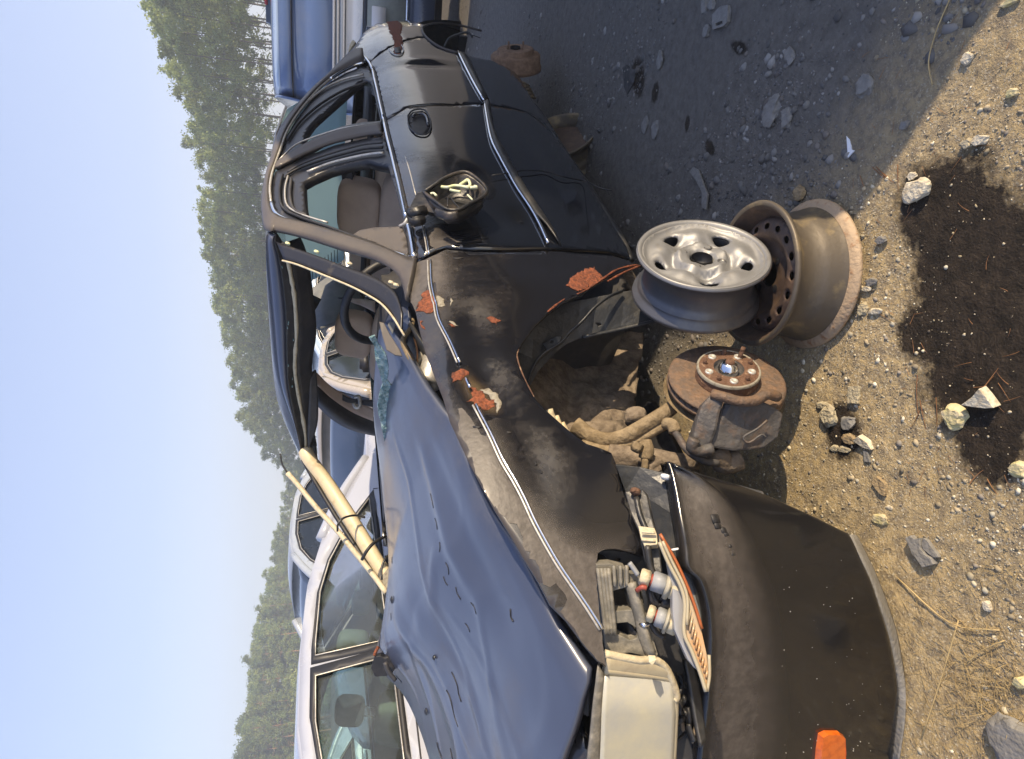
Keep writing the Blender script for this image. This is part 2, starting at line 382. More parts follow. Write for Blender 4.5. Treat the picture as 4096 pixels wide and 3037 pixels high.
def rbox(name, size, loc, m, parent, bev=.02, rot=(0, 0, 0), seg=3, label=None, taper=None):
    bm = bmesh.new(); bmesh.ops.create_cube(bm, size=1)
    for v in bm.verts:
        v.co = Vector((v.co.x*size[0], v.co.y*size[1], v.co.z*size[2]))
        if taper and v.co.z > 0: v.co.x *= taper[0]; v.co.y *= taper[1]
    bev = min(bev, .38*min(size))
    bmesh.ops.bevel(bm, geom=bm.edges[:], offset=bev, segments=seg, affect='EDGES')
    me = bpy.data.meshes.new(name); bm.to_mesh(me); bm.free()
    o = link(name, me, m, parent, label=label); o.location = loc; o.rotation_euler = rot
    return o
def cushion(name, size, loc, m, parent, rot=(0, 0, 0), e=.45):
    vs = []; nu, nv = 24, 14
    def pw(v): return math.copysign(abs(v)**e, v)
    for i in range(nv+1):
        ph = -math.pi/2+math.pi*i/nv
        for j in range(nu):
            th = 2*math.pi*j/nu; vs.append((size[0]/2*pw(math.cos(ph))*pw(math.cos(th)), size[1]/2*pw(math.cos(ph))*pw(math.sin(th)), size[2]/2*pw(math.sin(ph))))
    fs = [(i*nu+j, i*nu+(j+1) % nu, (i+1)*nu+(j+1) % nu, (i+1)*nu+j) for i in range(nv) for j in range(nu)]
    o = mk(name, vs, fs, m, parent); o.location = loc; o.rotation_euler = rot; return o
def lathe(name, prof, m, parent, seg=48, mats=None, label=None, arc=1):
    """profile of (radius, axial) turned round the local Z axis"""
    vs = []; fs = []
    for i in range(seg):
        t = 2*math.pi*i/seg
        for r, z in prof: vs.append((r*math.cos(t), r*math.sin(t), z))
    k = len(prof)
    for i in range(int(seg*arc)):
        for j in range(k-1):
            a = i*k+j; b_ = ((i+1) % seg)*k+j; fs.append((a, b_, b_+1, a+1))
    return mk(name, vs, fs, m, parent, label=label)

# ------------------------------------------------------------------ SETTING: the ground
def fbm(x, y, o=4, s=1.0, seed=0):
    v = 0; a = 1
    for i in range(o):
        v += a*mnoise.noise(Vector((x*s+seed, y*s-seed, seed*.37))); a *= .5; s *= 2.03
    return v
def gh(x, y):
    r = math.hypot(x, y-.8)
    h = .012*fbm(x, y, 3, 1.3, 3)
    if r < 6: h += (.005*fbm(x, y, 4, 14, 8)+.0022*mnoise.noise(Vector((x*70, y*70, 1))))*(1-r/6)
    return h
def axis_pts(a0, a1, step, far):
    out = list(np.arange(a0, a1, step)); s = step; v = a1
    while v < far: out.append(v); s *= 1.35; v += s
    out.append(far); s = step; v = a0-step; left = []
    while v > -far: left.append(v); s *= 1.35; v -= s
    left.append(-far); return left[::-1]+out
gx = axis_pts(-2.0, 3.4, .017, 700); gy = axis_pts(.35, 4.4, .017, 700)
gv = []; 
for y in gy:
    for x in gx: gv.append((x, y, gh(x, y) if abs(x) < 40 and -5 < y < 40 else 0))
W_ = len(gx); gf = [(j*W_+i, j*W_+i+1, (j+1)*W_+i+1, (j+1)*W_+i) for j in range(len(gy)-1) for i in range(W_-1)]
def ground_mat():
    m = bpy.data.materials.new('dirt_ground'); m.use_nodes = True; t = m.node_tree; N = t.nodes; L = t.links; b = N['Principled BSDF']
    tc = N.new('ShaderNodeTexCoord')
    def nz(s, d=8, r=.6):
        n = N.new('ShaderNodeTexNoise'); n.inputs['Scale'].default_value = s; n.inputs['Detail'].default_value = d; n.inputs['Roughness'].default_value = r
        L.new(tc.outputs['Object'], n.inputs['Vector']); return n.outputs['Fac']
    def mr(v, a, c, lo=0, hi=1):
        n = N.new('ShaderNodeMapRange'); n.inputs[1].default_value = a; n.inputs[2].default_value = c; n.inputs[3].default_value = lo; n.inputs[4].default_value = hi; L.new(v, n.inputs[0]); return n.outputs[0]
    def mth(op, a, c, cl=False):
        q = N.new('ShaderNodeMath'); q.operation = op; q.use_clamp = cl
        for i, v in enumerate((a, c)):
            if isinstance(v, (int, float)): q.inputs[i].default_value = v
            else: L.new(v, q.inputs[i])
        return q.outputs[0]
    def mix(f, a, c):
        x = N.new('ShaderNodeMixRGB'); L.new(f, x.inputs[0])
        for i, v in ((1, a), (2, c)):
            if isinstance(v, tuple): x.inputs[i].default_value = (*v, 1)
            else: L.new(v, x.inputs[i])
        return x.outputs[0]
    c = mix(mr(nz(2.2), .35, .65), (.44, .33, .165), (.54, .42, .235))
    c = mix(mr(nz(38, 6, .7), .42, .62), c, (.26, .21, .14))
    c = mix(mr(nz(170, 3, .6), .56, .66), c, (.56, .49, .35))
    # ground further right: its shade painted into the dirt as darker grey
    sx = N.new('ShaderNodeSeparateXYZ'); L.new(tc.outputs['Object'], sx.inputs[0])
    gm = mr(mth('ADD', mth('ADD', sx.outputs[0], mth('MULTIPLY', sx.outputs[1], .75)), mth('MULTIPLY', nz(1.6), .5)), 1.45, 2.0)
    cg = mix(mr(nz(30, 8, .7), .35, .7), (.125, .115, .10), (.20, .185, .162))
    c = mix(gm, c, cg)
    # damp, oil-dark patches: each an ellipse (x, y, rx, ry, angle) with a ragged rim
    wet = None
    for (x, y, rx, ry, an) in WET:
        mp = N.new('ShaderNodeMapping'); mp.vector_type = 'TEXTURE'; mp.inputs['Location'].default_value = (x, y, 0); mp.inputs['Rotation'].default_value = (0, 0, an); mp.inputs['Scale'].default_value = (rx, ry, 1000)
        L.new(tc.outputs['Object'], mp.inputs[0]); ln = N.new('ShaderNodeVectorMath'); ln.operation = 'LENGTH'; L.new(mp.outputs[0], ln.inputs[0])
        v = mth('ADD', ln.outputs['Value'], mth('MULTIPLY', mth('SUBTRACT', nz(9, 9, .75), .5), 1.1))
        v = mth('ADD', v, mth('MULTIPLY', mth('SUBTRACT', nz(60, 3, .6), .5), .5))
        e = mr(v, 1.14, .80)
        wet = e if wet is None else mth('MAXIMUM', wet, e)
    cw = mix(mr(nz(24, 8, .7), .4, .7), (.016, .012, .0085), (.05, .036, .024))
    c = mix(wet, c, cw)
    L.new(c, b.inputs['Base Color'])
    L.new(mth('SUBTRACT', .92, mth('MULTIPLY', wet, .22)), b.inputs['Roughness'])
    b.inputs['Specular IOR Level'].default_value = .25
    bp = N.new('ShaderNodeBump'); bp.inputs['Strength'].default_value = 1; bp.inputs['Distance'].default_value = .011
    L.new(mth('ADD', nz(45, 8, .7), mth('MULTIPLY', nz(190, 3, .6), .4)), bp.inputs['Height']); L.new(bp.outputs[0], b.inputs['Normal'])
    return m
def ell(px, py, r1, r2, an): g = gr(px, py); return (g.x, g.y, r1, r2, an)
WET = [ell(3860, 1060, .235, .125, .1), ell(3760, 840, .13, .10, .5), ell(3900, 1500, .14, .125, .0), ell(3960, 1750, .10, .075, .2), ell(3700, 1330, .07, .07, 0), ell(4000, 1300, .3, .1, 0),
       ell(3370, 1730, .075, .06, .3), ell(2550, 310, .10, .05, .3), ell(2620, 370, .04, .03, 0), ell(2745, 495, .03, .015, 0), ell(2835, 590, .045, .02, .8), ell(2955, 190, .05, .02, .9)]
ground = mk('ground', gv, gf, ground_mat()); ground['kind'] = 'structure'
# ------------------------------------------------------------------ gravel, needles, dry grass
def ico():
    bm = bmesh.new(); bmesh.ops.create_icosphere(bm, subdivisions=1, radius=1); v = np.array([x.co[:] for x in bm.verts]); f = [tuple(y.index for y in x.verts) for x in bm.faces]; bm.free(); return v, np.array(f)
IV, IF = ico()
def pebble_mat():
    m = bpy.data.materials.new('pebbles'); m.use_nodes = True; t = m.node_tree; b = t.nodes['Principled BSDF']
    a = t.nodes.new('ShaderNodeAttribute'); a.attribute_name = 'tint'; a.attribute_type = 'GEOMETRY'
    t.links.new(a.outputs['Color'], b.inputs['Base Color']); b.inputs['Roughness'].default_value = .85; return m
def gravel(n, sizes, region, cols, seed, name, power=2.2):
    g = np.random.default_rng(seed); P = []; 
    while len(P) < n:
        x, y = region(g); 
        if x is None: continue
        P.append((x, y))
    s = sizes[0]*(1-g.random(n))**(-1/power); s = np.minimum(s, sizes[1])
    V = []; C = []
    base = IV[None]*(1+.28*g.standard_normal((n, len(IV), 1)).clip(-1, 1))
    sc = np.stack([s*g.uniform(.8, 1.5, n), s*g.uniform(.7, 1.2, n), s*g.uniform(.4, .8, n)], 1)[:, None]
    base = base*sc; an = g.random(n)*6.283; ca, sa = np.cos(an)[:, None], np.sin(an)[:, None]
    X = base[..., 0]*ca-base[..., 1]*sa; Y = base[..., 0]*sa+base[..., 1]*ca
    Z0 = np.array([gh(x, y) for x, y in P])-s*.05
    P = np.array(P); V = np.stack([X+P[:, 0:1], Y+P[:, 1:2], base[..., 2]+Z0[:, None]], -1).reshape(-1, 3)
    Fc = (IF[None]+(np.arange(n)*len(IV))[:, None, None]).reshape(-1, 3)
    me = bpy.data.meshes.new(name); me.vertices.add(len(V)); me.vertices.foreach_set('co', V.ravel())
    me.loops.add(len(Fc)*3); me.loops.foreach_set('vertex_index', Fc.ravel()); me.polygons.add(len(Fc))
    me.polygons.foreach_set('loop_start', np.arange(len(Fc))*3); me.polygons.foreach_set('loop_total', np.full(len(Fc), 3)); me.update(calc_edges=True)
    at_ = me.attributes.new('tint', 'FLOAT_COLOR', 'POINT')
    ci = g.integers(0, len(cols), n); cc = np.array(cols)[ci]*g.uniform(.6, 1.25, (n, 1)); 
    cc = np.concatenate([np.repeat(cc, len(IV), 0), np.ones((n*len(IV), 1))], 1); at_.data.foreach_set('color', cc.ravel())
    o = link(name, me, MT['pebble'], None, smooth=False); o['kind'] = 'stuff'; return o
MT['pebble'] = pebble_mat()
TAN = [(.40, .33, .21), (.33, .27, .17), (.50, .44, .31), (.28, .235, .16), (.58, .54, .42), (.25, .22, .18)]
GREY = [(.15, .145, .135), (.19, .18, .165), (.12, .115, .11), (.26, .25, .23), (.17, .15, .13)]  # pebbles of the shaded ground, greyed to go with its painted shade
def reg_near(g):
    x = g.uniform(-1.35, 1.2); y = g.uniform(.62, 2.0)
    if g.random() > min(1, (1.15/(y+.3))**2): return None, None
    if mnoise.noise(Vector((x*2.3, y*2.3, 5)))+.25+g.uniform(-.25, .25) < 0: return None, None
    if x+.75*y > 1.7: return None, None
    for w_ in WET[:7]:
        ca, sa = math.cos(w_[4]), math.sin(w_[4]); u = ((x-w_[0])*ca+(y-w_[1])*sa)/w_[2]; v = (-(x-w_[0])*sa+(y-w_[1])*ca)/w_[3]
        if u*u+v*v < 1.05 and g.random() < .93: return None, None
    return x, y
def reg_far(g):
    r = 1.0+g.random()**1.5*6.5; a = g.uniform(-.25, .75); x = r*math.sin(a)+.15; y = r*math.cos(a)
    if x+.75*y < 1.45: return None, None
    if mnoise.noise(Vector((x*1.4, y*1.4, 9)))+.12+g.uniform(-.2, .2) < 0: return None, None
    return x, y
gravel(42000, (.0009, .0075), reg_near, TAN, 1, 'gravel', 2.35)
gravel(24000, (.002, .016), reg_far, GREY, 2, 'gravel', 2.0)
def reg_wet(g):
    w_ = WET[g.integers(0, 7)]; a = g.random()*6.283; r = math.sqrt(g.random())*1.0
    return w_[0]+math.cos(a)*w_[2]*r, w_[1]+math.sin(a)*w_[3]*r
gravel(330, (.0009, .0045), reg_wet, [(.55, .48, .34), (.4, .33, .2), (.1, .08, .06), (.05, .04, .03)], 3, 'gravel', 2.4)
def blades(name, items, m, label=None):
    vs = []; fs = []
    for (p, d, l, wd) in items:
        d = d.normalized(); s_ = d.cross(Vector((0, 0, 1)))
        if s_.length < .05: s_ = Vector((1, 0, 0))
        s_.normalize(); s_ *= wd; n = 4; b0 = len(vs); bend = Vector((random.uniform(-1, 1), random.uniform(-1, 1), -.6))*l*.18; u = s_.cross(d).normalized()*wd
        for i in range(n+1):
            t = i/n; q = p+d*l*t+bend*t*t; k = 1-.7*t
            vs += [q+s_*k, q-s_*k*.5+u*k, q-s_*k*.5-u*k]
        for i in range(n):
            a = b0+i*3
            for j in range(3): j2 = (j+1) % 3; fs.append((a+j, a+j2, a+3+j2, a+3+j))
    o = mk(name, vs, fs, m); o['kind'] = 'stuff'; return o
MT['straw'] = mat('straw', (.50, .38, .18), .7, noise=((.34, .24, .11), 20, .4, .7))
MT['needle'] = mat('needle', (.34, .16, .06), .7, noise=((.2, .1, .05), 20, .4, .7))
it = []
for _ in range(260):
    g = gr(random.gauss(3950, 90), random.gauss(2740, 120)); g.z = gh(g.x, g.y)+.002
    it.append((g, Vector((random.gauss(0, 1), random.gauss(0, 1), random.uniform(.02, .7))), random.uniform(.015, .06), .0006))
for _ in range(320):
    g = gr(random.uniform(3620, 4090), random.uniform(2250, 3030)); g.z = gh(g.x, g.y)+.003
    it.append((g, Vector((random.gauss(0, 1), random.gauss(0, 1), random.uniform(-.02, .1))), random.uniform(.01, .05), .0005))
blades('dry_grass', it, 'straw')
it = []
for _ in range(70):
    g = gr(random.uniform(3400, 4090), random.uniform(100, 2000)); g.z = gh(g.x, g.y)+.003
    a = random.random()*6.28; it.append((g, Vector((math.cos(a), math.sin(a), .03)), random.uniform(.012, .04), .0006))
for (a, c) in (((3500, 670), (3610, 780)), ((3515, 668), (3600, 765)), ((3525, 680), (3610, 782)), ((3450, 705), (3475, 770)), ((3601, 660), (3603, 765)), ((3680, 1500), (3655, 1740)), ((3690, 1600), (3715, 1730)), ((3690, 1640), (3652, 1745)), ((3915, 1575), (3985, 1520)), ((3905, 1550), (3950, 1548)), ((3940, 1560), (4000, 1480)), ((3755, 1590), (3765, 1715)), ((3890, 1935), (3930, 1870)), ((3960, 1915), (3995, 1980))):
    p = gr(*a); q = gr(*c); p.z = q.z = .008; it.append((p, q-p, (q-p).length, .0013))
blades('pine_needles', it, 'needle')
# a few long stalks of their own
for k, (pts, lab) in enumerate((([(3700, 2940), (3780, 2700), (3845, 2480)], 'long pale dry stalk lying across the dirt beside the bumper'), ([(3600, 2310), (3810, 2490), (4010, 2520)], 'thin dry stalk bent toward the dirt right of the bumper'),
                                ([(3880, 2650), (3940, 2600), (4030, 2560)], 'short straight straw stalk above the dry grass clump'), ([(3810, 0), (3755, 130), (3725, 250), (3740, 340)], 'long thin curved stalk lying on dark gravel by the frame edge'))):
    P = [gr(*p)+Vector((0, 0, .008)) for p in pts]; o = tube('stalk', P, .0014, 'straw'); tag(o, lab, 'stalk')
# ------------------------------------------------------------------ stones and litter, each its own
MT['stone_tan'] = mat('stone_tan', (.48, .42, .28), .85, noise=((.33, .27, .17), 60, .4, .7), bump_s=.8, bump_scale=120)
MT['stone_white'] = mat('stone_white', (.62, .56, .42), .8, noise=((.42, .34, .22), 70, .45, .7), bump_s=.7, bump_scale=100)
MT['stone_yellow'] = mat('stone_yellow', (.50, .44, .20), .8, noise=((.62, .52, .38), 40, .4, .7), bump_s=.7, bump_scale=100)
MT['stone_grey'] = mat('stone_grey', (.23, .22, .20), .8, noise=((.16, .15, .13), 50, .4, .7), bump_s=.5, bump_scale=100)
MT['stone_brown'] = mat('stone_brown', (.36, .27, .15), .85, noise=((.25, .18, .1), 50, .4, .7), bump_s=.9, bump_scale=90)
def rock(px, py, w, h, hz, m, lab, seed, rot=0, group=None, cat='stone'):
    c = gr(px, py, hz*.3); z = (c-CAM).dot(fwd); k = z/F
    # pixel +x runs towards the camera (world -y), pixel +y runs to the left (world -x)
    dep = k*w/max(.35, math.sin(PITCH+math.atan((px-2048)/F))); wid = k*h
    bm = bmesh.new(); bmesh.ops.create_icosphere(bm, subdivisions=3, radius=1)
    for v in bm.verts:
        n = mnoise.noise_vector(v.co*1.1+Vector((seed, 0, 0)))*.45+mnoise.noise_vector(v.co*3.5+Vector((seed, 5, 0)))*.13
        v.co = v.co+n; v.co.z = max(v.co.z, -.5); v.co.z = min(v.co.z, .62+.12*v.co.x)
        v.co = Vector((v.co.x*wid/2, v.co.y*dep/2, v.co.z*hz*.8))
    me = bpy.data.meshes.new('stone'); bm.to_mesh(me); bm.free()
    o = link('stone', me, m, None, smooth=False); o.location = (c.x, c.y, hz*.32); o.rotation_euler = (0, 0, rot); return tag(o, lab, cat, group)
rock(3668, 758, 90, 88, .022, 'stone_white', 'round pale stone on the dark wet soil, largest of those there', 1)
rock(3650, 705, 34, 34, .012, 'stone_white', 'small curved pale stone touching the round pale stone', 2)
rock(3815, 1668, 72, 95, .024, 'stone_yellow', 'yellowish lumpy stone on the dark wet soil, near the white wedge', 4)
rock(3312, 1665, 55, 85, .022, 'stone_tan', 'largest tan lump in the stone cluster right of the brake caliper', 5)
rock(3392, 1692, 50, 52, .018, 'stone_grey', 'squarish grey-tan stone in the middle of the cluster by the caliper', 6)
rock(3402, 1758, 56, 46, .018, 'stone_brown', 'brown stone just below the grey-tan one in the cluster', 7)
rock(3290, 1622, 44, 30, .014, 'stone_tan', 'small tan stone at the top end of the stone cluster', 8)
rock(3340, 1795, 28, 26, .012, 'stone_tan', 'small round tan stone at the left foot of the cluster', 9)
rock(3380, 1798, 44, 26, .012, 'stone_tan', 'flat tan stone beside the small round one at the cluster foot', 10)
rock(3275, 930, 0+50, 34, .015, 'stone_brown', 'tan pebble half buried above the rim of the steel wheel', 11) if False else None
rock(3452, 1238, 34, 52, .014, 'stone_tan', 'elongated tan stone on gravel right of the steel wheel lip', 12)
rock(3502, 1246, 44, 26, .012, 'stone_white', 'pale tilted stone beside the elongated one near the steel wheel', 13)
rock(3487, 1128, 36, 30, .012, 'stone_grey', 'small grey pebble between the steel wheel and the wet soil', 14)
rock(3466, 1155, 36, 24, .012, 'stone_white', 'pale grey pebble of the pair next to the steel wheel', 15)
rock(3440, 1155, 20, 24, .010, 'stone_white', 'tiny white pebble of the pair next to the steel wheel', 16)
rock(3526, 960, 34, 28, .014, 'stone_grey', 'grey round pebble on the edge of the wet soil patch', 17)
rock(3085, 440, 60, 120, .018, 'stone_grey', 'large flat grey cobble set in shaded gravel', 18)
rock(3145, 475, 40, 75, .014, 'stone_grey', 'narrow grey cobble beside the large flat one in shaded gravel', 19)
rock(3160, 225, 36, 60, .014, 'stone_grey', 'upper grey cobble in the shaded gravel, oval', 20)
rock(3460, 345, 60, 90, .018, 'stone_grey', 'flat oval cobble at the edge of the shade', 21)
rock(3195, 775, 44, 60, .014, 'stone_brown', 'brownish cobble on grey dirt above the two wheels', 22)
rock(3875, 235, 40, 46, .016, 'stone_white', 'pale rounded stone at the upper right on the gravel', 23)
rock(4050, 372, 40, 34, .014, 'stone_yellow', 'yellowish pebble near the right picture edge on gravel', 24)
rock(4045, 10, 60, 30, .016, 'stone_yellow', 'yellow pebble at the top right picture corner', 25)
rock(3525, 2078, 50, 44, .016, 'stone_yellow', 'pale yellow stone on dirt above the bumper tip', 26)
rock(3560, 2030, 24, 20, .010, 'stone_white', 'small white pebble above the pale yellow stone', 27)
rock(3950, 2425, 26, 42, .012, 'stone_white', 'half-round white pebble left of the dry grass', 28)
rock(3920, 560, 50, 40, .014, 'stone_white', 'pale squarish stone on gravel upper right of the wet soil', 29)
rock(3870, 575, 36, 40, .014, 'stone_tan', 'tan lump next to the pale squarish stone', 30)
rock(3620, 500, 34, 36, .014, 'stone_grey', 'pinkish grey pebble at the shade line', 31)
rock(2620, 520, 30, 66, .012, 'stone_grey', 'long flat cobble in shaded dirt below the rear wheel drum', 32)
rock(2580, 500, 26, 60, .012, 'stone_grey', 'cobble beside the long flat one in shaded dirt', 33)
rock(2640, 240, 24, 70, .012, 'stone_grey', 'pale embedded cobble in the smooth shaded dirt', 34)
rock(2820, 30, 26, 60, .016, 'stone_grey', 'rounded grey stone next to the broken tile', 35)
rock(2850, 20, 26, 50, .016, 'stone_grey', 'second rounded stone, touching the tile corner', 36)
rock(2828, 125, 26, 50, .016, 'stone_grey', 'grey stone left of the broken tile', 37)
rock(4060, 2985, 150, 260, .03, 'stone_grey', 'big smooth grey slab stone cut by the bottom right corner', 38)
rock(4085, 2730, 40, 44, .02, 'stone_yellow', 'bright yellow pebble at the right edge by the dry grass', 39)
rock(4080, 1880, 70, 60, .02, 'stone_yellow', 'mossy yellow lump at the right edge below the wet soil', 40)
def gslab(name, px, h, m, lab, cat, z0=.002, hole=None, tilt=0):
    P = [gr(*p) for p in px]; q = [(p.x, p.y) for p in P]
    hs = [[(gr(*p).x, gr(*p).y) for p in hole]] if hole else []
    V, T = tri2d(q, hs, .02)
    c = sum((Vector((a[0], a[1])) for a in q), Vector((0, 0)))/len(q)
    vs = [(v[0]-c.x, v[1]-c.y, tilt*(v[0]-c.x)+.0015*mnoise.noise(Vector((v[0]*40, v[1]*40, 0)))) for v in V]
    fs = []
    for t in T:
        a, b_, d = (Vector(vs[i]) for i in t); fs.append(t if (b_-a).cross(d-a).z > 0 else t[::-1])
    o = mk(name, vs, fs, m, None, smooth=False); o.location = (c.x, c.y, z0+h); solid(o, h, -1, .001); return tag(o, lab, cat)
gslab('stone_flake', [(3645, 2150), (3665, 2140), (3680, 2155), (3700, 2150), (3702, 2190), (3725, 2218), (3745, 2228), (3758, 2255), (3712, 2268), (3690, 2235), (3672, 2215), (3662, 2190)], .014, 'stone_grey', 'larger pale grey flake of the split pair on the dirt', 'stone', .004)
gslab('stone_flake', [(3709, 2150), (3725, 2160), (3745, 2190), (3762, 2210), (3773, 2228), (3752, 2229), (3730, 2212), (3708, 2195), (3702, 2180)], .010, 'stone_grey', 'smaller pale grey flake of the split pair on the dirt', 'stone', .003)
gslab('stone_wedge', [(3878, 1620), (3925, 1590), (3962, 1556), (3985, 1590), (4008, 1632), (3970, 1634), (3920, 1628)], .022, 'stone_white', 'white triangular stone wedge on the dark wet soil', 'stone', .004, tilt=.25)
gslab('brick_chip', [(3402, 1545), (3445, 1545), (3442, 1615), (3402, 1613)], .008, 'stone_tan', 'small rectangular tan chip with a groove on the gravel', 'chip')
gslab('stone_flake', [(3500, 1930), (3520, 1905), (3555, 1935), (3552, 1985), (3530, 1975)], .010, 'stone_brown', 'brown-grey flake lying on dirt above the bumper', 'stone')
gslab('stone_flake', [(3465, 1800), (3482, 1808), (3492, 1850), (3468, 1848)], .008, 'stone_grey', 'narrow grey flake below the stone cluster', 'stone')
gslab('stone_flake', [(3436, 1763), (3460, 1745), (3490, 1770), (3502, 1800), (3470, 1790)], .016, 'stone_white', 'white bent stone at the right of the cluster', 'stone', tilt=.3)
gslab('tile_piece', [(2862, 62), (2893, 30), (2925, 22), (2924, 88), (2908, 108), (2864, 122)], .012, 'stone_grey', 'pale grey broken tile with a small slot, on shaded dirt', 'tile', hole=[(2876, 96), (2903, 86), (2905, 98), (2878, 108)])
gslab('paper_scrap', [(3392, 545), (3405, 560), (3412, 600), (3424, 603), (3398, 632)], .003, 'white_plastic', 'crumpled white scrap on the gravel at the shade line', 'scrap')
gslab('rubber_scrap', [(2495, 270), (2510, 258), (2525, 275), (2545, 280), (2540, 330), (2512, 380), (2500, 350)], .003, 'dark_plastic', 'black ragged rubber scrap on the shaded dirt', 'scrap')
gslab('stone_flake', [(2765, 690), (2780, 670), (2800, 680), (2822, 740), (2838, 780), (2830, 840), (2815, 830), (2815, 770), (2790, 720)], .007, 'stone_grey', 'long bent grey strip of stone on the grey dirt', 'stone')
# ================================================================== THE WRECK
car = empty('wrecked_car', (CX, CY, DZ), YAW+math.pi, 'crashed black sedan without wheels or bonnet shut, front fender rusted, filling the picture', 'car')
CP = car
DENTS += [(-.62, .60, .10, .07, -.012), (-.85, .68, .12, .05, -.010), (-2.0, .70, .03, .12, -.012), (-2.06, .70, .03, .12, .006), (.1, .80, .10, .05, -.02), (.32, .74, .14, .06, -.008), (-.25, .60, .09, .13, .010), (-.12, .80, .07, .04, -.012), (-1.7, .55, .22, .06, .004), (-.95, .38, .3, .05, .006)]
# --- front fender
panel('front_fender', [(1640, 1200), (1650, 1120), (1664, 1052), (1700, 1040), (1740, 1022), (1785, 1000), (1835, 1004), (1900, 1010), (2000, 1012), (2110, 1008), (2190, 1004), (2300, 1015), (2430, 1022), (2520, 1045), (2545, 1062),
     (2500, 1080), (2440, 1105), (2380, 1140), (2330, 1180), (2260, 1210), (2190, 1255), (2140, 1300), (2095, 1360), (2068, 1400), (2072, 1440), (2085, 1490), (2110, 1545), (2140, 1592), (2190, 1645), (2240, 1690), (2290, 1735), (2345, 1775), (2405, 1795), (2445, 1812),
     (2462, 1850), (2472, 1900), (2490, 1960), (2515, 2020), (2535, 2080), (2558, 2140), (2570, 2200), (2571, 2225), (2520, 2207), (2460, 2196), (2415, 2198), (2390, 2215), (2383, 2250), (2384, 2310), (2395, 2430), (2408, 2560), (2424, 2668),
     (2392, 2645), (2345, 2590), (2268, 2486), (2200, 2418), (2155, 2330), (2090, 2226), (2035, 2130), (1977, 2040), (1925, 1945), (1872, 1845), (1835, 1765), (1800, 1690), (1772, 1595), (1735, 1500), (1704, 1418), (1680, 1330), (1663, 1250)],
     'fender_paint', CP, step=.022, th=.012)
# dust film, washed wavy top; soft lower edge paints in the light-dark boundary
panel('dust_light_film', [(1832, 1635), (1840, 1670), (1830, 1700), (1836, 1730), (1853, 1760), (1868, 1780), (1885, 1820), (1893, 1850), (1903, 1895), (1930, 1940), (1945, 1975), (1965, 2010), (1975, 2030), (1985, 2025), (1995, 2055), (2020, 2065), (2035, 2095), (2065, 2095), (2080, 2120), (2092, 2150), (2090, 2180), (2100, 2205), (2122, 2208), (2118, 2235), (2140, 2240), (2160, 2280), (2172, 2340), (2200, 2350), (2222, 2335), (2262, 2380), (2268, 2400), (2255, 2430), (2240, 2450), (2262, 2475), (2300, 2520), (2320, 2560), (2345, 2590), (2392, 2645), (2424, 2668),
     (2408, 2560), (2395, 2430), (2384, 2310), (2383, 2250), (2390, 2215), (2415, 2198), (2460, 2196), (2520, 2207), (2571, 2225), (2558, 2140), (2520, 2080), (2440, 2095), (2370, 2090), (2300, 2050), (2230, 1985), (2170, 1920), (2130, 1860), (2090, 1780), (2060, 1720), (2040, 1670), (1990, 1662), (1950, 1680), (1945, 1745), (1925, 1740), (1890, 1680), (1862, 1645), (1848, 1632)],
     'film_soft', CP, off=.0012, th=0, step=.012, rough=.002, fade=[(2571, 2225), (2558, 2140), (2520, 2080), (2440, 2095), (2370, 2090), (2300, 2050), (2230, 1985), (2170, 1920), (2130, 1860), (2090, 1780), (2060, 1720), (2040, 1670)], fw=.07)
panel('dust_light_film', [(1664, 1052), (1700, 1040), (1740, 1022), (1785, 1000), (1835, 1004), (1850, 1060), (1845, 1150), (1890, 1230), (1880, 1270), (1800, 1225), (1760, 1212), (1740, 1130), (1712, 1140), (1700, 1170), (1665, 1230), (1663, 1250), (1645, 1210), (1650, 1120)],
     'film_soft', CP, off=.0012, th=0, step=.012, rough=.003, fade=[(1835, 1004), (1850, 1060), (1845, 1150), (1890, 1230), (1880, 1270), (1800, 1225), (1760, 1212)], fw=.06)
# rust where the paint has flaked off
for q in ([(1690, 1172), (1705, 1163), (1722, 1160), (1722, 1185), (1738, 1200), (1738, 1218), (1734, 1240), (1735, 1252), (1712, 1256), (1690, 1248), (1668, 1246), (1669, 1228), (1680, 1208)],
          [(1812, 1492), (1830, 1480), (1862, 1470), (1882, 1476), (1870, 1492), (1858, 1510), (1835, 1518), (1818, 1525), (1808, 1508)],
          [(1888, 1538), (1900, 1536), (1915, 1550), (1925, 1542), (1945, 1548), (1952, 1562), (1938, 1572), (1955, 1585), (1985, 1580), (1988, 1605), (1975, 1622), (1950, 1626), (1925, 1618), (1900, 1612), (1872, 1595), (1888, 1580)],
          [(1950, 1268), (1962, 1265), (1980, 1275), (2000, 1290), (1985, 1297), (1962, 1290)], [(1677, 1282), (1692, 1280), (1690, 1300), (1700, 1322), (1686, 1312)], [(1795, 1295), (1815, 1292), (1822, 1302), (1806, 1306)],
          [(2270, 1150), (2278, 1120), (2330, 1085), (2375, 1068), (2392, 1090), (2410, 1105), (2412, 1122), (2380, 1140), (2320, 1170), (2295, 1168)]):
    panel('rust_patch', q, 'rust', CP, off=.0016, th=.0006, step=.012, rough=.010)
for q in ([(1742, 1205), (1752, 1184), (1764, 1190), (1774, 1200), (1778, 1222), (1765, 1230), (1748, 1226)], [(1800, 1208), (1806, 1190), (1812, 1205), (1803, 1226)], [(1790, 1284), (1812, 1282), (1835, 1300), (1818, 1298)], [(1925, 1540), (1960, 1530), (1995, 1560), (2010, 1610), (1990, 1640), (1992, 1600), (1960, 1560)]):
    panel('primer_patch', q, 'primer', CP, off=.0014, th=.0006, step=.015, rough=.006)
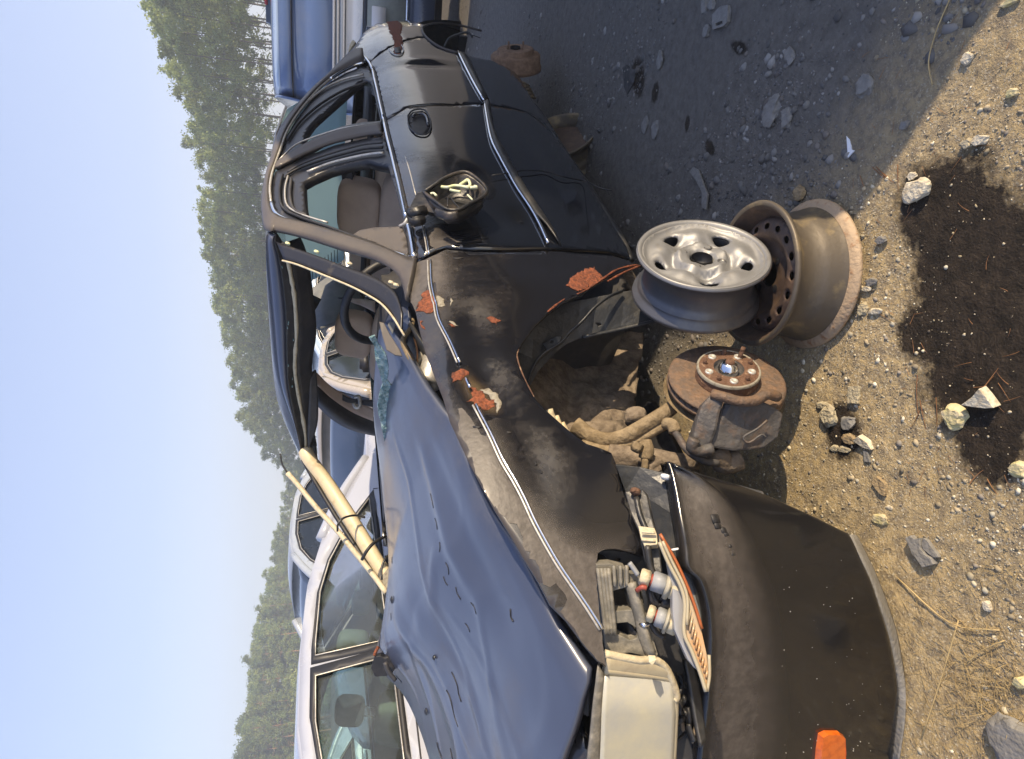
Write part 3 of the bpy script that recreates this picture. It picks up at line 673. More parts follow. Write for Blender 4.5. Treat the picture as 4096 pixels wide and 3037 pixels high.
# torn rusty seam behind the wheel arch
for k, pts in enumerate(([(2550, 1062), (2470, 1080), (2400, 1125), (2330, 1170), (2250, 1205), (2190, 1250)], [(2560, 1066), (2500, 1090), (2430, 1128)], [(2075, 1400), (2068, 1430), (2090, 1500), (2135, 1590)])):
    stube('torn_edge', pts, (.005, .006, .0025)[k], ('rust', 'rust', 'rusty_face')[k], CP, off=.002, seg=6, rfun=lambda t: .5+.9*abs(mnoise.noise(Vector((t*13, k, 0)))))
# --- A pillar and roof rail, one pressing
outer = [(1631, 1208), (1625, 1170), (1608, 1117), (1567, 1077), (1490, 1038), (1377, 1003), (1204, 948), (1104, 925), (1090, 930), (1064, 895), (1054, 818), (1057, 750), (1070, 682), (1089, 618), (1115, 522), (1155, 454), (1200, 399), (1270, 325), (1336, 270), (1372, 229), (1422, 177), (1454, 132)]
inner = [(1668, 1045), (1640, 1042), (1600, 1030), (1562, 1014), (1499, 988), (1363, 944), (1227, 906), (1136, 884), (1105, 868), (1091, 855), (1079, 815), (1077, 750), (1085, 700), (1098, 667), (1120, 604), (1143, 536), (1180, 472), (1229, 408), (1274, 358), (1320, 318), (1384, 280), (1454, 252)]
ribbon('roof_rail', [side(*p)-Vector((0, .02 if i > 8 else 0, 0)) for i, p in enumerate(outer)], [side(*p)+Vector((0, .004, 0)) for p in inner], 'dusty_paint', CP, bulge=.008, th=.02)
# --- quarter panel
panel('quarter_panel', [(1454, 132), (1508, 95), (1540, 73), (1590, 63), (1640, 58), (1681, 54), (1740, 54), (1794, 59), (1853, 82), (1900, 108), (1926, 125), (1880, 112), (1833, 103), (1790, 97), (1744, 96), (1712, 102), (1692, 112), (1688, 125), (1703, 148), (1660, 152), (1600, 170), (1540, 200), (1482, 245), (1466, 240), (1454, 254), (1436, 262), (1422, 200)], 'black_paint', CP, step=.03)
panel('rear_door', [(1492, 281), (1480, 250), (1540, 204), (1600, 174), (1660, 156), (1704, 151), (1735, 177), (1771, 197), (1807, 208), (1829, 216), (1900, 230), (1968, 243), (2010, 262), (2058, 288), (2084, 318), (2096, 345), (2131, 404), (2177, 462), (2222, 536), (2243, 575), (2205, 522), (2152, 474), (2108, 447), (2050, 433), (1960, 419), (1900, 416), (1862, 419), (1760, 420), (1626, 429), (1581, 458), (1535, 484), (1512, 390), (1503, 340)], 'black_paint', CP, step=.03)
panel('front_door', [(1537, 488), (1583, 463), (1628, 434), (1760, 425), (1862, 424), (1900, 421), (1960, 424), (2050, 438), (2106, 452), (2150, 480), (2202, 528), (2240, 580), (2262, 600), (2310, 672), (2358, 745), (2400, 812), (2430, 872), (2470, 930), (2505, 985), (2520, 1030), (2440, 1004), (2300, 996), (2190, 992), (2000, 996), (1880, 994), (1800, 987), (1782, 985), (1740, 1000), (1700, 1022), (1668, 1036), (1660, 1000), (1648, 954), (1630, 886), (1597, 744), (1565, 613)], 'black_paint', CP, step=.025, th=.014)
panel('sill', [(2245, 582), (2272, 598), (2335, 704), (2372, 748), (2412, 818), (2460, 895), (2495, 954), (2530, 1030), (2522, 1034), (2505, 985), (2470, 930), (2430, 872), (2400, 812), (2358, 745), (2310, 672), (2262, 600)], 'dark_plastic', CP, off=-.012, step=.03, th=.03)
stube('sill_seam', [(2131, 404), (2177, 462), (2250, 580), (2335, 704), (2412, 818), (2495, 954), (2527, 1030)], .012, 'dark_plastic', CP, off=-.012, seg=8)
panel('dust_light_film', [(1720, 985), (1712, 930), (1745, 905), (1790, 900), (1795, 925), (1900, 912), (1960, 900), (1940, 960), (1900, 990), (1830, 982), (1785, 983), (1742, 998)], 'film_soft', CP, off=.0012, th=0, step=.012, rough=.004, fade=[(1790, 900), (1795, 925), (1900, 912), (1960, 900), (1940, 960), (1900, 990)], fw=.06)  # door dust ending along the mirror's shadow line, shade drawn in by colour
panel('rust_stain', [(1800, 1480), (1870, 1450), (1960, 1510), (2030, 1580), (2030, 1650), (1980, 1670), (1900, 1650), (1850, 1600), (1800, 1530)], 'stain_soft', CP, off=.0008, th=0, step=.012, fade=[], fw=.05)
panel('rust_stain', [(1660, 1150), (1730, 1140), (1790, 1170), (1810, 1230), (1740, 1270), (1665, 1262)], 'stain_soft', CP, off=.0008, th=0, step=.012, fade=[], fw=.05)
panel('rust_bloom', [(1548, 88), (1590, 72), (1608, 100), (1604, 140), (1612, 180), (1600, 222), (1575, 218), (1578, 170), (1560, 130)], 'rust', CP, off=.001, th=.0006, step=.012, rough=.012)
# --- window frames and pillars of the near side
HR = [(1450, 312), (1408, 345), (1354, 392), (1290, 448), (1254, 480), (1222, 522), (1206, 575), (1240, 560), (1290, 534), (1363, 499), (1454, 480), (1522, 476), (1500, 380), (1482, 318)]
panel('rear_window_frame', [(1320, 322), (1384, 285), (1454, 258), (1488, 284), (1505, 363), (1530, 484), (1516, 498), (1454, 508), (1363, 524), (1290, 552), (1210, 600), (1118, 648), (1100, 664), (1122, 604), (1146, 536), (1183, 472), (1232, 408), (1277, 358)], 'seal', CP, holes=[HR], off=-.008, step=.02, th=.03)
ribbon('b_pillar_cover', [side(*p)+Vector((0, .004, 0)) for p in [(1104, 664), (1118, 646), (1190, 600), (1272, 556), (1363, 524), (1454, 507), (1520, 496)]], [side(*p)+Vector((0, .004, 0)) for p in [(1102, 676), (1125, 668), (1227, 618), (1336, 575), (1454, 548), (1490, 543), (1530, 540)]], 'dusty_paint', CP, th=.01)
HF = [(1213, 720), (1216, 790), (1226, 862), (1300, 892), (1409, 934), (1500, 966), (1600, 1010), (1632, 1028), (1625, 940), (1610, 860), (1585, 760), (1552, 655), (1470, 634), (1400, 647), (1318, 670), (1250, 700)]
panel('front_window_frame', [(1100, 680), (1125, 668), (1227, 618), (1336, 575), (1454, 548), (1536, 540), (1565, 613), (1597, 744), (1630, 886), (1648, 954), (1660, 1036), (1600, 1022), (1499, 980), (1363, 938), (1227, 900), (1136, 876), (1110, 862), (1093, 835), (1086, 790), (1088, 730)], 'seal', CP, holes=[HF], off=-.008, step=.02, th=.035)
panel('mirror_gusset', [(1409, 936), (1440, 916), (1500, 905), (1560, 903), (1608, 902), (1625, 950), (1634, 1026), (1600, 1010), (1500, 968)], 'dusty_paint', CP, off=-.004, step=.02, th=.01)
for pts, r, mt_ in (([(1118, 640), (1183, 580), (1272, 544), (1363, 516), (1454, 502), (1516, 492)], .0035, 'pale_metal'), ([(1229, 690), (1318, 655), (1409, 632), (1470, 620), (1535, 612)], .006, 'pale_metal'), ([(1150, 690), (1210, 655), (1318, 616), (1450, 580), (1530, 572)], .004, 'dark_trim'),
               ([(1140, 715), (1150, 700), (1210, 668), (1318, 632), (1450, 598), (1530, 592)], .005, 'rubber'), ([(1130, 560), (1165, 490), (1215, 425), (1290, 360), (1370, 320), (1455, 298)], .005, 'pale_metal'), ([(1150, 560), (1190, 500), (1240, 450), (1300, 405), (1380, 360), (1470, 330)], .006, 'rubber'),
               ([(1130, 700), (1118, 760), (1130, 830), (1200, 870), (1300, 905), (1409, 945), (1500, 978)], .006, 'rubber'), ([(1152, 705), (1140, 760), (1150, 825), (1215, 862), (1310, 892)], .004, 'pale_metal'), ([(1165, 715), (1160, 780), (1175, 838), (1226, 862)], .006, 'dark_trim')):
    stube('window_gasket', pts, r, mt_, CP, off=.001, seg=6)
# chrome and trim
def strip(name, pts, r, m, off=.004, flat=.5, **k): return stube(name, pts, r, m, CP, off=off, seg=8, flat=1, **k)
strip('belt_chrome', [(1490, 281), (1498, 320), (1508, 363), (1520, 420), (1534, 481)], .0065, 'chrome')
strip('belt_chrome', [(1460, 233), (1478, 256), (1490, 281)], .0065, 'chrome')
strip('belt_chrome', [(1535, 486), (1548, 550), (1564, 613), (1580, 680), (1596, 744), (1612, 815), (1624, 870)], .0075, 'chrome')
strip('belt_chrome', [(1632, 900), (1642, 940), (1650, 985), (1657, 1034)], .0095, 'chrome')
strip('belt_seal', [(1478, 262), (1498, 285), (1516, 363), (1543, 481), (1575, 613), (1607, 744), (1637, 880)], .005, 'rubber', off=.001)
strip('frame_chrome', [(1634, 1036), (1560, 1011), (1499, 989), (1420, 965), (1363, 946), (1290, 926), (1227, 907), (1165, 890), (1120, 872), (1097, 850), (1085, 815)], .0075, 'chrome')
strip('frame_chrome', [(1085, 815), (1080, 760), (1086, 710), (1100, 660), (1121, 604), (1145, 536), (1182, 472), (1231, 408), (1276, 358), (1322, 320)], .005, 'pale_metal')
strip('frame_chrome', [(1322, 320), (1355, 297), (1384, 281), (1420, 264), (1455, 254)], .0075, 'chrome')
strip('drip_rail', [(1104, 905), (1082, 880), (1070, 820), (1068, 750), (1079, 680), (1096, 618), (1122, 530), (1162, 460), (1207, 405), (1275, 338)], .004, 'seal')
mould_o = [(1877, 240), (1905, 300), (1954, 402), (1972, 499), (1982, 545), (2045, 659), (2090, 735), (2135, 809), (2204, 908), (2244, 990)]
mould_i = [(1829, 214), (1862, 274), (1932, 410), (1946, 480), (1961, 562), (1998, 638), (2036, 706), (2066, 763), (2122, 848), (2190, 988)]
def lift(p, d): v = side(*p); v.y += d; return v
ribbon('side_moulding', [lift(p, .004) for p in mould_i[:3]], [lift(p, .003) for p in mould_o[:3]], 'dark_plastic', CP, bulge=.014, th=.006)
ribbon('side_moulding', [lift(p, .004) for p in [(1936, 417)]+mould_i[3:]], [lift(p, .003) for p in [(1958, 412)]+mould_o[4:]], 'dark_plastic', CP, bulge=.014, th=.006)
strip('moulding_chrome', [(1831, 215), (1859, 272), (1895, 343), (1934, 411)], .0055, 'chrome', off=.011)
strip('moulding_chrome', [(1937, 418), (1946, 478), (1963, 565), (1997, 636), (2036, 708), (2067, 763), (2122, 845), (2160, 915), (2190, 984)], .0055, 'chrome', off=.011)
ft = [(1718, 1045), (1722, 1135), (1736, 1204), (1741, 1216), (1754, 1282), (1799, 1372), (1835, 1454)]
strip('fender_trim', [(x+4, y) for x, y in ft], .0032, 'chrome'); strip('fender_trim', [(x-8, y+2) for x, y in ft], .0022, 'pale_metal')
f2 = [(1863, 1518), (1880, 1555)]; strip('fender_trim', f2, .004, 'chrome')
f3 = [(1903, 1622), (1962, 1735), (2012, 1844), (2060, 1925), (2099, 1999), (2145, 2099), (2226, 2244), (2291, 2341), (2350, 2427), (2409, 2520)]
strip('fender_trim', f3, .0034, 'chrome'); strip('fender_trim', [(x-13, y+4) for x, y in f3], .0024, 'pale_metal')
strip('fender_trim', [(1694, 902), (1704, 940), (1712, 977), (1716, 1020)], .003, 'chrome'); strip('fender_trim', [(1686, 905), (1696, 945), (1703, 985), (1708, 1022)], .002, 'pale_metal')
strip('door_crease', [(1621, 627), (1640, 690), (1663, 782)], .002, 'pale_metal', off=.001)
# door handle set in its cup
hc = side(1672, 497)
def ringpath(c, rx, rz, n=16, y=0): return [Vector((c.x+rx*math.cos(2*math.pi*i/n), c.y+y, c.z+rz*math.sin(2*math.pi*i/n))) for i in range(n+1)]
panel('door_handle', [(1632, 470), (1650, 450), (1690, 445), (1712, 470), (1722, 510), (1705, 540), (1668, 538), (1640, 515)], 'rubber', CP, off=.002, th=.004, step=.02)
tube('handle_ring', [side(*p)+Vector((0, .006, 0)) for p in [(1630, 470), (1650, 448), (1692, 444), (1714, 468), (1724, 512), (1706, 542), (1666, 540), (1636, 512), (1630, 470)]], .0035, 'dark_plastic', CP, seg=6)
tube('handle_grip', [side(*p)+Vector((0, .010, 0)) for p in [(1650, 478), (1660, 468), (1688, 466), (1705, 480), (1712, 512)]], .006, 'black_paint', CP, seg=8)
panel('handle_hole', [(1576, 193), (1600, 188), (1606, 212), (1582, 216)], 'rubber', CP, off=.002, th=.002, step=.02)
tube('hole_ring', [side(*p)+Vector((0, .004, 0)) for p in [(1606, 184), (1614, 200), (1608, 218), (1588, 224), (1566, 216), (1555, 200)]], .003, 'pale_metal', CP, seg=6)
# thin cable hanging over the front door
tube('hanging_wire', [side(*p)+Vector((0, .012, 0)) for p in [(1965, 715), (2050, 702), (2110, 695), (2180, 700), (2260, 722), (2340, 738)]]+[onp(2400, 752, 1, .86), onp(2448, 762, 1, .9)], .0022, 'rubber', CP, seg=5)
# --- broken side mirror hanging by its foot
def cpt(px, py, dy): return march(px, py, lambda p: p.y-yside(p.x, p.z)-dy)
mir = [(1695, 768), (1738, 740), (1780, 712), (1835, 690), (1870, 690), (1905, 712), (1938, 742), (1948, 765), (1930, 790), (1880, 815), (1838, 838), (1790, 838), (1750, 812), (1715, 785)]
mo = [cpt(x, y, .11-.00008*(y-690)) for x, y in mir]
mc = sum(mo, Vector())/len(mo)
tube('mirror_rim', mo+[mo[0]], .0055, 'mirror_plastic', CP, seg=8, n=3)
back = [v.lerp(mc, .12)+Vector((0, -.055, -.006)) for v in mo]; back2 = [v.lerp(mc, .55)+Vector((0, -.082, -.01)) for v in mo]; inn = [v.lerp(mc, .08)+Vector((0, -.006, 0)) for v in mo]; inn2 = [v.lerp(mc, .2)+Vector((0, -.045, 0)) for v in mo]
n_ = len(mo); vs = mo+back+back2+inn+inn2; fs = []
for a0, b0 in ((0, n_), (n_, 2*n_), (3*n_, 0), (4*n_, 3*n_)):
    for i in range(n_): fs.append((a0+i, a0+(i+1) % n_, b0+(i+1) % n_, b0+i))
fs.append(tuple(range(2*n_, 3*n_))); fs.append(tuple(range(4*n_, 5*n_))[::-1])
mirror = mk('side_mirror', vs, fs, 'mirror_plastic', CP, label='broken empty mirror shell hanging on the driver door')
tube('mirror_arm', [cpt(1745, 852, .085), cpt(1790, 866, .09), cpt(1832, 862, .09)], .014, 'mirror_plastic', CP, seg=10, flat=.6)
def zc_(px, py, d): return (C2W(cpt(px, py, d))-CAM).dot(fwd)
slab('mirror_arm', [(x, y, zc_(1690, 815, .08)) for x, y, dd in [(1700, 764, .10), (1668, 772, .08), (1646, 815, .06), (1624, 868, .035), (1634, 888, .03), (1660, 880, .05), (1682, 838, .08), (1725, 850, .10), (1762, 858, .10), (1748, 812, .11), (1716, 784, .11)]], .05, 'mirror_plastic', CP, bev=.006)
rbox('mirror_foot', (.05, .03, .055), cpt(1668, 848, .07), 'mirror_plastic', CP, .005, (.3, .2, .5))
rbox('mirror_foot', (.045, .03, .045), cpt(1668, 880, .055), 'rubber', CP, .006, (.2, .2, .3))
for pts, r, mt_ in (([(1790, 828), (1793, 792), (1800, 786), (1818, 812), (1838, 832)], .0025, 'mirror_plastic'), ([(1765, 748), (1790, 750), (1815, 744), (1840, 745), (1875, 752)], .005, 'leaf_bits'), ([(1840, 740), (1858, 728), (1872, 720), (1880, 742), (1860, 750)], .005, 'leaf_bits'), ([(1800, 760), (1822, 765), (1842, 768)], .0045, 'leaf_bits'), ([(1895, 748), (1908, 750), (1880, 752)], .006, 'leaf_bits'), ([(1722, 776), (1735, 774), (1746, 784)], .004, 'leaf_bits'), ([(1870, 780), (1890, 800)], .003, 'leaf_bits')):
    tube('mirror_debris' if mt_ == 'leaf_bits' else 'mirror_wire', [cpt(x, y, .095) for x, y in pts], r, mt_, CP, seg=6)
tube('broken_stub', [side(1600, 905), cpt(1618, 895, .01), cpt(1634, 868, .02)], .006, 'pale_metal', CP, seg=6)
# --- hood, crumpled and sprung at its rear edge
DRV = [(1520, 1292), (1545, 1300), (1600, 1392), (1672, 1522), (1749, 1631), (1797, 1698), (1872, 1888), (1945, 2040), (2045, 2190), (2140, 2370), (2200, 2492), (2260, 2575), (2334, 2678)]
PAS = [(1568, 1990), (1568, 2110), (1562, 2200), (1560, 2290), (1552, 2380), (1535, 2470), (1518, 2550), (1505, 2620), (1530, 2690), (1620, 2790), (1700, 2980), (1770, 3260), (1830, 3560)]
dr = []
for i, p in enumerate(DRV): dr.append(onp(*p, 1, interp(i, [0, 4, 9, 12], [.58, .63, .66, .67])))
pa = []
for i, p in enumerate(PAS): pa.append(onp(*p, 1, interp(i, [0, 3, 7, 12], [-.36, -.60, -.66, -.68])))
DR = spline(dr, 5); PA = spline(pa, 5); NS = len(DR); NT = 90
# front edge runs on past the frame
def hoodpt(s, t):  # s 0..1 rear->front, t 0..1 driver->passenger
    f_ = s*(NS-1); i = min(int(f_), NS-2); u = f_-i
    a = DR[i].lerp(DR[i+1], u); b_ = PA[i].lerp(PA[i+1], u); p = a.lerp(b_, t)
    p.z += .045*math.sin(math.pi*t)*(1-.35*s)
    p.x += .135*math.sin(math.pi*t)**.6*sm(s, .78, 1) if 0 < t < 1 else 0                # bowed nose
    if t < .03: p.z -= .012*(1-t/.03)
    # creases: (t at rear, t at front, width, height, from s, to s)
    for t0, t1, wd, h, s0, s1 in ((.10, .22, .020, .013, .25, .75), (.02, .16, .025, -.011, .35, .8), (.42, .40, .05, -.012, .45, 1), (.20, .44, .008, .007, .15, .97), (.62, .58, .035, .014, .45, 1), (.5, .50, .12, -.012, .0, .4), (.72, .50, .008, -.005, .55, 1), (.48, .24, .007, .005, .6, 1), (.05, .10, .018, .01, .3, .55)):
        c_ = t0+(t1-t0)*s; e = sm(s, s0, s0+.15)*(1-sm(s, s1-.12, s1+.01)) if s1 < 1 else sm(s, s0, s0+.2)
        p.z += .55*h*math.exp(-((t-c_)/(wd*1.15))**2)*e
    p.z += .0065*max(0, 1-abs(mnoise.noise(Vector((p.x*3.1+.6*p.y, p.y*3.4, 7))))*9)*sm(s, .35, .6)*math.sin(math.pi*t)
    n = mnoise.noise(Vector((p.x*4, p.y*4, 1))); n2 = mnoise.noise(Vector((p.x*11, p.y*9, 4)))
    p.z += (.004*n+.0030*n2)*math.sin(math.pi*min(1, t*3 if t < .33 else 1))*.8
    return p
NSS = 110
vs = [hoodpt(i/NSS, j/NT) for i in range(NSS+1) for j in range(NT+1)]
fs = [(i*(NT+1)+j, i*(NT+1)+j+1, (i+1)*(NT+1)+j+1, (i+1)*(NT+1)+j) for i in range(NSS) for j in range(NT)]
a, b_, c_ = vs[fs[0][0]], vs[fs[0][1]], vs[fs[0][2]]
if (b_-a).cross(c_-a).z < 0: fs = [f_[::-1] for f_ in fs]
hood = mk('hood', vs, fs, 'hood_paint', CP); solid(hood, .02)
# dusty lip along the far edge
vs = []; K = 60
def lipw(s): return .055+.05*mnoise.noise(Vector((s*7, 2, 0)))+.03*mnoise.noise(Vector((s*23, 2, 0)))+.05*sm(s, .3, .6)
for i in range(K+1):
    s = .08+.60*i/K
    for j in range(7):
        t = 1-lipw(s)*j/6*(1 if i not in (0, K) else .02); v = hoodpt(s, t); v.z += .0016; vs.append(v)
fs = [(i*7+j, i*7+j+1, (i+1)*7+j+1, (i+1)*7+j) for i in range(K) for j in range(6)]
mk('dust_light_film', vs, fs, 'dusty_paint', CP)
# chips and cracks in the hood paint
hi = [(s, t) for s, t in ((.46, .17), (.50, .19), (.55, .205), (.60, .215), (.62, .25), (.66, .23), (.70, .20), (.72, .27), (.40, .60), (.75, .10), (.78, .46), (.80, .52), (.86, .66), (.88, .70), (.92, .64), (.9, .74), (.84, .78), (.93, .55), (.7, .9), (.55, .66))]
for s, t in hi:
    P = [hoodpt(min(1, s+.012*q+random.uniform(-.003, .003)), t+random.uniform(-.006, .006)+.004*q)+Vector((0, 0, .001)) for q in range(5 if s > .75 else 3)]
    tube('paint_crack', P, .0016 if s < .75 else .0026, 'rubber', CP, seg=4, n=2, flat=.5)
for s, t, r in ((.52, .62, .012), (.80, .80, .012), (.74, .5, .008)):
    c0 = hoodpt(s, t)+Vector((0, 0, .002)); o = lathe('hood_nozzle' if t > .6 else 'dent_hole', [(r*.3, .001), (r*.5, .006), (r*.9, .003), (r, 0)], 'dark_plastic', CP, 16); o.location = c0
# channel under the gap between hood and fender
g1 = [onp(*p, 1, .60)+Vector((0, 0, -.05)) for p in [(1545, 1300), (1672, 1505), (1797, 1690), (1945, 2040), (2140, 2370), (2334, 2676)]]
ribbon('fender_channel', [v+Vector((0, .09, -.05)) for v in g1], [v+Vector((0, -.10, -.06)) for v in g1], 'rubber', CP, th=.004)
# clutter in the cowl opening at the hood's rear corner
tube('wiper_arm', [onp(1652, 1280, 1, .60), onp(1645, 1310, 1, .60), onp(1612, 1358, 1, .60), onp(1625, 1405, 1, .6), onp(1660, 1470, 1, .6)], .008, 'mud_metal', CP, seg=8)
tube('heater_pipe', [onp(1672, 1395, 1, .55), onp(1692, 1410, 1, .56), onp(1680, 1440, 1, .56), onp(1665, 1460, 1, .56)], .012, 'grey_plastic', CP, seg=10)
tube('cowl_wire', [onp(1655, 1350, 1, .59), onp(1668, 1400, 1, .59), onp(1668, 1450, 1, .58)], .003, 'needle', CP, seg=5)
o = lathe('blower_can', [(.001, .05), (.03, .05), (.038, .04), (.038, -.07), (.03, -.08)], 'pale_metal', CP, 24); o.location = onp(1700, 1490, 1, .56)+Vector((0, 0, -.02)); o.rotation_euler = (.5, 1.2, .3)
tube('cowl_pipe', [onp(1690, 1530, 1, .60), onp(1735, 1590, 1, .60), onp(1775, 1660, 1, .61)], .008, 'mud_metal', CP, seg=8)
# cowl tray, dashboard and steering wheel
ribbon('cowl', [onp(1640, 1290, 1, .62), onp(1600, 1500, 1, .25), onp(1590, 1800, 1, -.1), onp(1575, 2100, 1, -.5)], [onp(1640, 1290, 1, .62)+Vector((.22, 0, -.07)), onp(1600, 1500, 1, .25)+Vector((.2, 0, -.07)), onp(1590, 1800, 1, -.1)+Vector((.2, 0, -.07)), onp(1575, 2100, 1, -.5)+Vector((.2, 0, -.07))], 'dark_plastic', CP, th=.01)
dash = rbox('dashboard', (.42, 1.34, .22), (-.62, 0, .80), 'dark_trim', CP, .06)
rbox('dash_hood', (.22, .40, .12), (-.70, .36, .90), 'dark_trim', CP, .05, (0, .2, 0))
sw = []
for i in range(25): t = 2*math.pi*i/24; sw.append(Vector((-.80+.06*math.sin(t)*1.2, .36+.185*math.cos(t), .93+.165*math.sin(t))))
tube('steering_wheel', sw, .016, 'rubber', CP, seg=10, n=2); 
tube('steering_spoke', [sw[0], Vector((-.78, .36, .90)), sw[12]], .014, 'rubber', CP, seg=8); rbox('steering_boss', (.06, .13, .11), (-.77, .36, .90), 'dark_trim', CP, .025)
tube('steering_column', [Vector((-.76, .36, .9)), Vector((-.45, .36, .76))], .04, 'dark_trim', CP, seg=12)
# bent windscreen corner panel with sticker, inner cowl side (blue in the picture)
slab('cowl_side', [(1580, 1230, 1.95), (1630, 1225, 1.93), (1640, 1290, 1.9), (1620, 1370, 1.88), (1590, 1362, 1.92), (1550, 1330, 1.98), (1540, 1290, 2.02), (1560, 1250, 2.0)], .01, 'hood_paint', CP, label='bent inner cowl corner')
slab('torn_sheet', [(1560, 1282, 1.86), (1571, 1290, 1.86), (1582, 1281, 1.86), (1582, 1300, 1.86), (1570, 1338, 1.86), (1550, 1302, 1.86)], .003, 'trim', CP)
slab('torn_sheet', [(1516, 1285, 1.80), (1535, 1290, 1.80), (1558, 1335, 1.78), (1600, 1400, 1.75), (1610, 1425, 1.74), (1580, 1420, 1.74), (1545, 1400, 1.76), (1530, 1350, 1.78)], .006, 'dusty_paint', CP)
# crushed windscreen along the cowl: a ragged, thick, cracked sheet
sh = [(1477, 1359), (1500, 1350), (1515, 1385), (1545, 1413), (1552, 1450), (1549, 1509), (1570, 1530), (1581, 1545), (1594, 1590), (1604, 1636), (1606, 1700), (1601, 1750), (1606, 1820), (1612, 1902), (1600, 1909), (1590, 1885), (1574, 1813), (1556, 1782), (1538, 1745), (1530, 1705), (1522, 1667), (1511, 1630), (1509, 1599), (1516, 1560), (1531, 1522), (1520, 1490), (1513, 1463), (1502, 1430), (1499, 1395)]
q = [onp(x, y, 0, -.27-.0001*(y-1350)) for x, y in sh]
V2, T2 = tri2d([(v.y, v.z) for v in q], (), .012)
vs = [Vector((-.27+.03*fbm(v[0]*6, v[1]*6, 3, 1, 2)+.006*mnoise.noise(Vector((v[0]*70, v[1]*70, 2))), v[0], v[1])) for v in V2]
o = mk('windscreen_glass', vs, [tuple(t) for t in T2], 'shards', CP, smooth=False, label='crushed teal windscreen slumped over the cowl'); solid(o, .005, 0)
# --- roof, dented windscreen header
top = [(1088, 930), (1072, 950), (1073, 1030), (1085, 1177), (1098, 1324), (1112, 1471), (1131, 1563), (1177, 1691), (1195, 1765), (1210, 1838)]
r2 = [(1104, 930), (1095, 968), (1112, 1030), (1130, 1150), (1141, 1282), (1144, 1418), (1152, 1554), (1180, 1690), (1197, 1765), (1212, 1844)]
r3 = [(1125, 965), (1127, 977), (1140, 1030), (1158, 1110), (1172, 1191), (1180, 1327), (1172, 1463), (1187, 1577), (1213, 1713), (1222, 1835)]
r4 = [(1135, 975), (1142, 985), (1160, 1030), (1172, 1105), (1185, 1191), (1192, 1327), (1186, 1463), (1200, 1577), (1224, 1713), (1232, 1838)]
r5 = [(1200, 950), (1215, 985), (1232, 1040), (1242, 1110), (1252, 1191), (1264, 1327), (1246, 1463), (1262, 1577), (1256, 1713), (1270, 1845)]
def hx(i, n, dx=0): return -.86+dx+.05*math.sin(math.pi*i/(n-1))
def row(L, dx): return [onp(*p, 0, hx(i, len(L), dx)) for i, p in enumerate(L)]
A0 = row(top, -.02); A1 = row(r2, .0); A2 = row(r3, -.01); A3 = row(r4, -.012); A4 = row(r5, -.08)
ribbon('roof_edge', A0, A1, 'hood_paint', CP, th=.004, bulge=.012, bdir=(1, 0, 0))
ribbon('windscreen_seal', A1, A2, 'rubber', CP, th=.006)
tube('sealant_bead', [a.lerp(b_, .5)+Vector((.006, 0, 0)) for a, b_ in zip(A2, A3)], .009, 'bead', CP, seg=8, rfun=lambda t: .85+.5*mnoise.noise(Vector((t*40, 0, 0))))
ribbon('roof_header', A3, A4, 'dark_trim', CP, th=.006)
ribbon('visor_flap', [atc(*p) for p in [(1240, 1500, 2.65), (1236, 1600, 2.7), (1232, 1700, 2.75), (1232, 1790, 2.8)]], [atc(*p) for p in [(1262, 1480, 2.67), (1272, 1600, 2.72), (1268, 1700, 2.77), (1236, 1790, 2.8)]], 'dark_trim', CP, th=.01)
for i in range(9): 
    k = random.random(); j = int(k*8); v = A1[j].lerp(A1[j+1], .5).lerp(A2[j], random.random())+Vector((.004, 0, 0)); rbox('glass_crumb', (.004, .012, .004), v, 'shards', CP, .001, seg=1)
rows = [A0]
for x_, z_ in ((-1.05, 1.375), (-1.35, 1.395), (-1.7, 1.395), (-2.0, 1.365)):
    n = len(A0); rows.append([Vector((x_, .565-1.13*i/(n-1), z_-.035*(2*i/(n-1)-1)**4+(.0))) for i in range(n)])
vs = [v for r_ in rows for v in spline(r_, 3)]; kk = len(spline(rows[0], 3))
fs = [(i*kk+j, i*kk+j+1, (i+1)*kk+j+1, (i+1)*kk+j) for i in range(len(rows)-1) for j in range(kk-1)]
o = mk('roof', vs, fs, 'black_paint', CP); solid(o, .012, 0)
# seal, white bead and clips down the near A pillar
pil_a = [(1106, 930), (1204, 962), (1300, 995), (1377, 1024), (1490, 1062), (1555, 1100), (1590, 1140), (1612, 1210)]
pil_b = [(1135, 975), (1190, 990), (1290, 1027), (1400, 1070), (1480, 1108), (1530, 1140), (1575, 1190), (1612, 1260)]
def pin(L, d): return [side(*p)+Vector((.012, -d, 0)) for p in L]
ribbon('pillar_seal', pin(pil_a, .03), pin(pil_b, .055), 'seal', CP, th=.006)
tube('pillar_bead', [p+Vector((.006, .004, 0)) for p in pin([(1128, 978), (1190, 994), (1290, 1032), (1400, 1075), (1480, 1114), (1530, 1146), (1575, 1196), (1622, 1268)], .055)], .0034, 'bead', CP, seg=6)
for x, y in ((1146, 934), (1262, 966), (1395, 1012), (1562, 1086), (1582, 1096)): rbox('pillar_clip', (.02, .012, .008), pin([(x+4, y+4)], .028)[0], 'leaf_bits' if x < 1300 else 'bead', CP, .003, (0, .9, .3))
